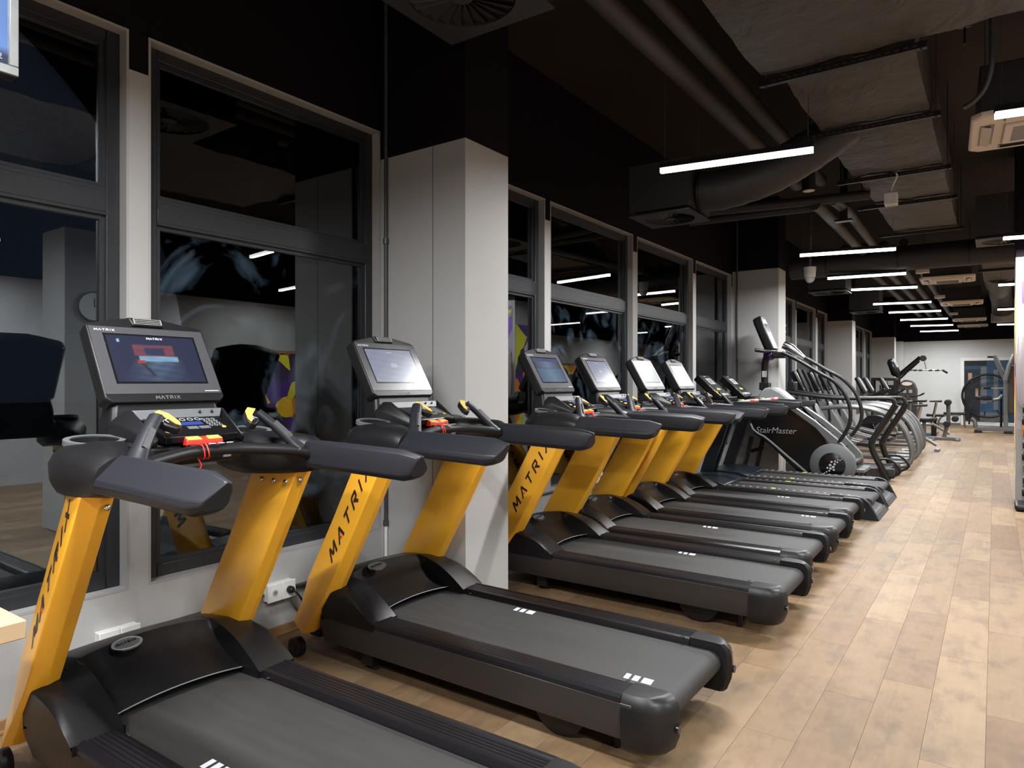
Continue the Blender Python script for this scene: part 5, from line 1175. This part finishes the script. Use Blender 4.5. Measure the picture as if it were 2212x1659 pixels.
# ceiling cassettes
def cassette(label, cx, cy, z, half, ang, cab):
    t = thing('air_conditioner', label, 'air conditioner', (cx, cy, z), ang, 'ceiling cassette air conditioners')
    o8 = [(-half, -half * .86), (-half * .86, -half), (half * .86, -half), (half, -half * .86), (half, half * .86), (half * .86, half), (-half * .86, half), (-half, half * .86)]
    B().loft([[(x * .97, y * .97, 0) for x, y in o8], [(x, y, .012) for x, y in o8], [(x, y, .045) for x, y in o8]]).build('panel', M['cream'], t, bevel=.006)
    B().box(-half * .52, half * .52, -half * .52, half * .52, -.022, .0).build('intake_grille', M['cream'], t, bevel=.008)
    g = B()
    for k in range(14): g.box(-half * .40, half * .40, -half * .40 + k * half * .058, -half * .40 + k * half * .058 + half * .02, -.0245, -.022)
    g.build('grille_slots', M['midgrey'], t)
    for k in range(4):
        q = Matrix.Rotation(k * PI / 2, 4, 'Z'); B().box(-half * .55, half * .55, -half * .86, -half * .66, -.004, .004).xf(q).build('louvre_slot', M['midgrey'], t)
        B().loft([[(-half * .52, -half * .84, -.002), (half * .52, -half * .84, -.002), (half * .52, -half * .70, -.022), (-half * .52, -half * .70, -.022)], [(-half * .52, -half * .84, -.006), (half * .52, -half * .84, -.006), (half * .52, -half * .70, -.026), (-half * .52, -half * .70, -.026)]]).xf(q).build('louvre', M['cream'], t)
    B().box(-half * .88, half * .88, -half * .88, half * .88, .046, .046 + cab).build('cabinet', M['black_paint'], t, bevel=.01)
    for x in (-half * .8, half * .8): B().cyl((x, -half * .8, .046 + cab), (x, -half * .8, CZ - z), .006, 6).build('hanger_rod', M['conduit'], t)
cassette('cream ceiling cassette air conditioner behind the cut pendant at the edge', .27, 6.25, 3.3, .43, .05, .34)
for q, lab in (((-.70, 14.6), 'cream cassette air conditioner nearest beyond the round black duct'), ((-.64, 19.1), 'cream cassette air conditioner second beyond the round black duct'), ((-.62, 24.3), 'cream cassette air conditioner third beyond the round black duct'), ((-.60, 27.0), 'cream cassette air conditioner closest to the back wall')):
    cassette(lab, q[0], q[1], 3.28, .42, .02, .3)
# small fittings
t = thing('security_camera', 'white dome security camera hanging near the second wall pillar', 'camera', (-2.16, 10.42, 2.93))
B().tube([(0, 0, .16), (0, 0, .04), (0, 0, .02)], [.085, .075, .07], 20).build('housing', M['white'], t, smooth=40); B().dome((0, 0, .02), .068, .068, -.085, 18, 6, full=False).build('dome', M['lightgrey'], t)
B().tube([(0, 0, .16), (.02, 0, CZ - 2.93)], .02, 8).build('stem', M['conduit'], t)
t = thing('spotlight', 'small white cube spotlight hanging under the foil duct', 'light', (-.82, 7.5, 3.16))
B().box(-.055, .055, -.055, .055, 0, .11).build('body', M['white'], t, bevel=.004); B().box(-.03, .03, -.03, .03, -.003, .0).build('lens', M['cream'], t)
B().tube(smooth_path([(0, 0, .11), (.01, 0, .18), (.05, 0, .27), (.04, 0, .30)], 3), .008, 6).build('cable', M['white'], t)
t = thing('downlight', 'black cylinder downlight with a tan lens near the pipe elbow', 'light', tuple(at(1747, 412, Z=3.3)))
B().cyl((0, 0, 0), (0, 0, .24), .06, 20).build('body', M['black'], t); B().cyl((0, 0, -.004), (0, 0, .002), .052, 20).build('lens', M['cream'], t); B().cyl((0, 0, .24), (0, 0, CZ - 3.3), .012, 8).build('stem', M['black'], t)
t = thing('hanger_strut', 'black vertical hanger strut between the elbowed pipes', 'bracket', tuple(at(1823, 475, Z=3.3)))
B().box(-.035, .035, -.035, .035, 0, CZ - 3.3).build('channel', M['black'], t); B().box(-.09, .09, -.05, .05, -.02, 0).build('foot_plate', M['black'], t)
t = thing('perforated_strut', 'perforated metal hanger strip hanging at the top by the big duct', 'bracket', tuple(at(2084, 60, Z=3.62)))
B().box(-.03, .03, -.01, .01, 0, CZ - 3.62).build('strip', M['vent'], t)
for k in range(7): B().box(-.012, .012, -.0115, -.0095, .03 + k * .07, .06 + k * .07).build('slot', M['black'], t)
B().cyl((0, 0, -.10), (0, 0, 0), .007, 6).build('rod', M['black'], t)
t = thing('flexible_conduit', 'grey bent conduit dropping to the near air conditioner', 'pipe', (0, 0, 0))
cv = [at(2143, 55, Y=5.7), at(2143, 110, Y=5.7), at(2141, 150, Y=5.72), at(2128, 190, Y=5.75), at(2103, 220, Y=5.76), at(2082, 232, Y=5.78)]
B().tube(smooth_path([tuple(v) for v in cv], 3), .018, 8).build('conduit_run', M['conduit'], t, smooth=60)
B().tube([tuple(cv[0]), (cv[0].x, cv[0].y, CZ)], .018, 8).build('conduit_riser', M['conduit'], t)
for px_, py_, lab in ((1575, 3, 'small white ceiling sensor plate cut by the top edge of the picture'),):
    p = at(px_, py_, Z=3.72); t = thing('ceiling_sensor', lab, 'sensor', tuple(p)); B().box(-.06, .06, -.04, .04, 0, .03).build('case', M['lightgrey'], t, bevel=.004); B().cyl((0, 0, .03), (0, 0, CZ - 3.72), .006, 6).build('stem', M['conduit'], t)
for i, (px_, py_) in enumerate(((1993, 590), (2127, 564), (2030, 644), (2060, 680))):
    p = at(px_, py_, Z=3.32); t = thing('detector_box', 'small cream box under the ceiling, %s from the viewer' % ORD[i], 'sensor', tuple(p), 0, 'small boxes under the ceiling')
    B().box(-.10, .10, -.06, .06, 0, .06).build('case', M['cream'], t, bevel=.006); B().cyl((0, 0, .06), (0, 0, CZ - 3.32), .006, 6).build('stem', M['conduit'], t)

# ------------------------------------------------------------------ television, counter, sockets
tv = thing('television', 'grey framed television with a bright blue screen in the top corner', 'television', (-2.6, .38, 2.44))
B().box(-.06, 0, -.50, .505, 0, .62).build('case', M['black'], tv, bevel=.006)
b = B()
for y0, y1, z0, z1 in ((-.50, .505, 0, .03), (-.50, .505, .59, .62), (-.50, -.475, .03, .59), (.478, .505, .03, .59)): b.box(.0, .014, y0, y1, z0, z1)
b.build('frame', M['silver'], tv, bevel=.003)
def tvp(u, v):
    if v < .10: return [.015, .03, .08]
    k = .85 + .15 * math.sin(u * 3 + v * 5); return [.20 * k + .10 * (u < .9), .40 * k, .95 * k]
picture('screen', 'television_picture', tvp, (.006, -.475, .03), (.006, .478, .03), (.006, .478, .59), (.006, -.475, .59), tv, .95, 30, 20)
text('screen_number', '22', .026, emat('number_glow', (.6, .8, 1), .8), tv, basis((.008, .435, .044), (0, 1, 0), (0, 0, 1)))
B().tube([(-.03, 0, .6), (-.03, 0, CZ - 2.44)], .02, 8).build('ceiling_pole', M['black'], tv)
cn = thing('counter', 'pale wooden counter corner beside the nearest treadmill', 'counter', (-1.93, .676, 0))
B().box(-.75, .0, -1.2, .0, .825, .87).build('top', M['wood'], cn, bevel=.003)
for x in (-.70, -.10):
    for y in (-1.12, -.60): B().box(x, x + .05, y, y + .05, 0, .825).build('leg', M['midgrey'], cn)
def socket(name, label, y0, y1, z0, z1, x1, two=True):
    t = thing(name, label, 'socket', (WX, (y0 + y1) / 2, (z0 + z1) / 2)); hy, hz = (y1 - y0) / 2, (z1 - z0) / 2
    B().box(0, x1 - .012, -hy * .95, hy * .95, -hz * .92, hz * .92).build('back_box', M['white'], t, bevel=.003)
    for s in (-1, 1):
        p = B().box(x1 - .012, x1, s * hy / 2 - hy * .5 + .001, s * hy / 2 + hy * .5 - .001, -hz, hz).build('cover', M['white'], t, bevel=.003)
        B().ring((0, 0, 0), .016, .0225, -.001, .0015, 24).xf(Matrix.Translation((x1, s * hy / 2, 0)) @ Matrix.Rotation(PI / 2, 4, 'Y')).build('socket_ring', M['cream'], p)
        B().tube([(x1 - .001, s * hy / 2, 0), (x1 + .0006, s * hy / 2, 0)], .016, 20).build('socket_well', M['lightgrey'], p)
        B().tube([(x1, s * hy / 2, .005), (x1 + .008, s * hy / 2, .005)], .003, 8).build('earth_pin', M['chrome'], p)
    return t
s1 = socket('wall_socket', 'white double wall socket with a black plug between the first two treadmills', 2.31, 2.495, .218, .318, .058)
pg = thing('power_plug', 'black round plug in the white double socket with its cord', 'plug', (WX + .0600, 2.449, .268))
B().tube([(0, 0, 0), (.022, 0, 0), (.034, 0, -.002)], [.020, .020, .012], 16).build('plug_body', M['black'], pg, smooth=40)
B().tube(smooth_path([(.034, 0, -.002), (.065, .01, -.02), (.08, .05, -.10), (.06, .10, -.22), (.08, .2, -.26)], 4), .006, 8).build('plug_cord', M['black'], pg)
socket('wall_socket', 'white double wall socket half hidden behind the nearest treadmill hood', 1.435, 1.62, .215, .315, .058)
socket('wall_socket', 'white socket box low on the wall between the third and fourth yellow treadmills', 6.08, 6.27, .425, .53, .058)
def cond(label, pts, r=.011, clips=(), mt='conduit'):
    t = thing('cable_conduit', label, 'pipe', (0, 0, 0)); B().tube(pts, r, 8).build('conduit_run', M[mt], t, smooth=60)
    for p in clips: B().tube([(p[0] - .001, p[1], p[2] - .018), (p[0] - .001, p[1], p[2] + .018)], r * 1.5, 10).build('clip', M[mt], t)
    return t
cond('grey conduit running level along the wall into the double socket', [(WX + .02, 1.625, .262), (WX + .02, 2.305, .262)], .0105)
cond('grey conduit running level from the double socket to the pillar', [(WX + .02, 2.50, .262), (WX + .02, 3.21, .262)], .0105)
cond('dark conduit running level along the wall beyond the wide pillar', [(WX + .02, 3.69, .44), (WX + .02, 6.07, .44)], .012)
cond('dark vertical conduit climbing the side of the wide pillar', [(-3.284, 3.200, .52), (-3.284, 3.200, CZ)], .0125, [(-3.284, 3.200, .52), (-3.284, 3.200, 2.38)])
cond('short white conduit end below the dark vertical one on the wide pillar', [(-3.284, 3.200, .30), (-3.284, 3.200, .515)], .011, (), 'white')
cond('dark vertical conduit on the pillar behind the stair climber', [(-3.27, 10.672, .5), (-3.27, 10.672, CZ)], .0125, [(-3.27, 10.672, 1.78)])
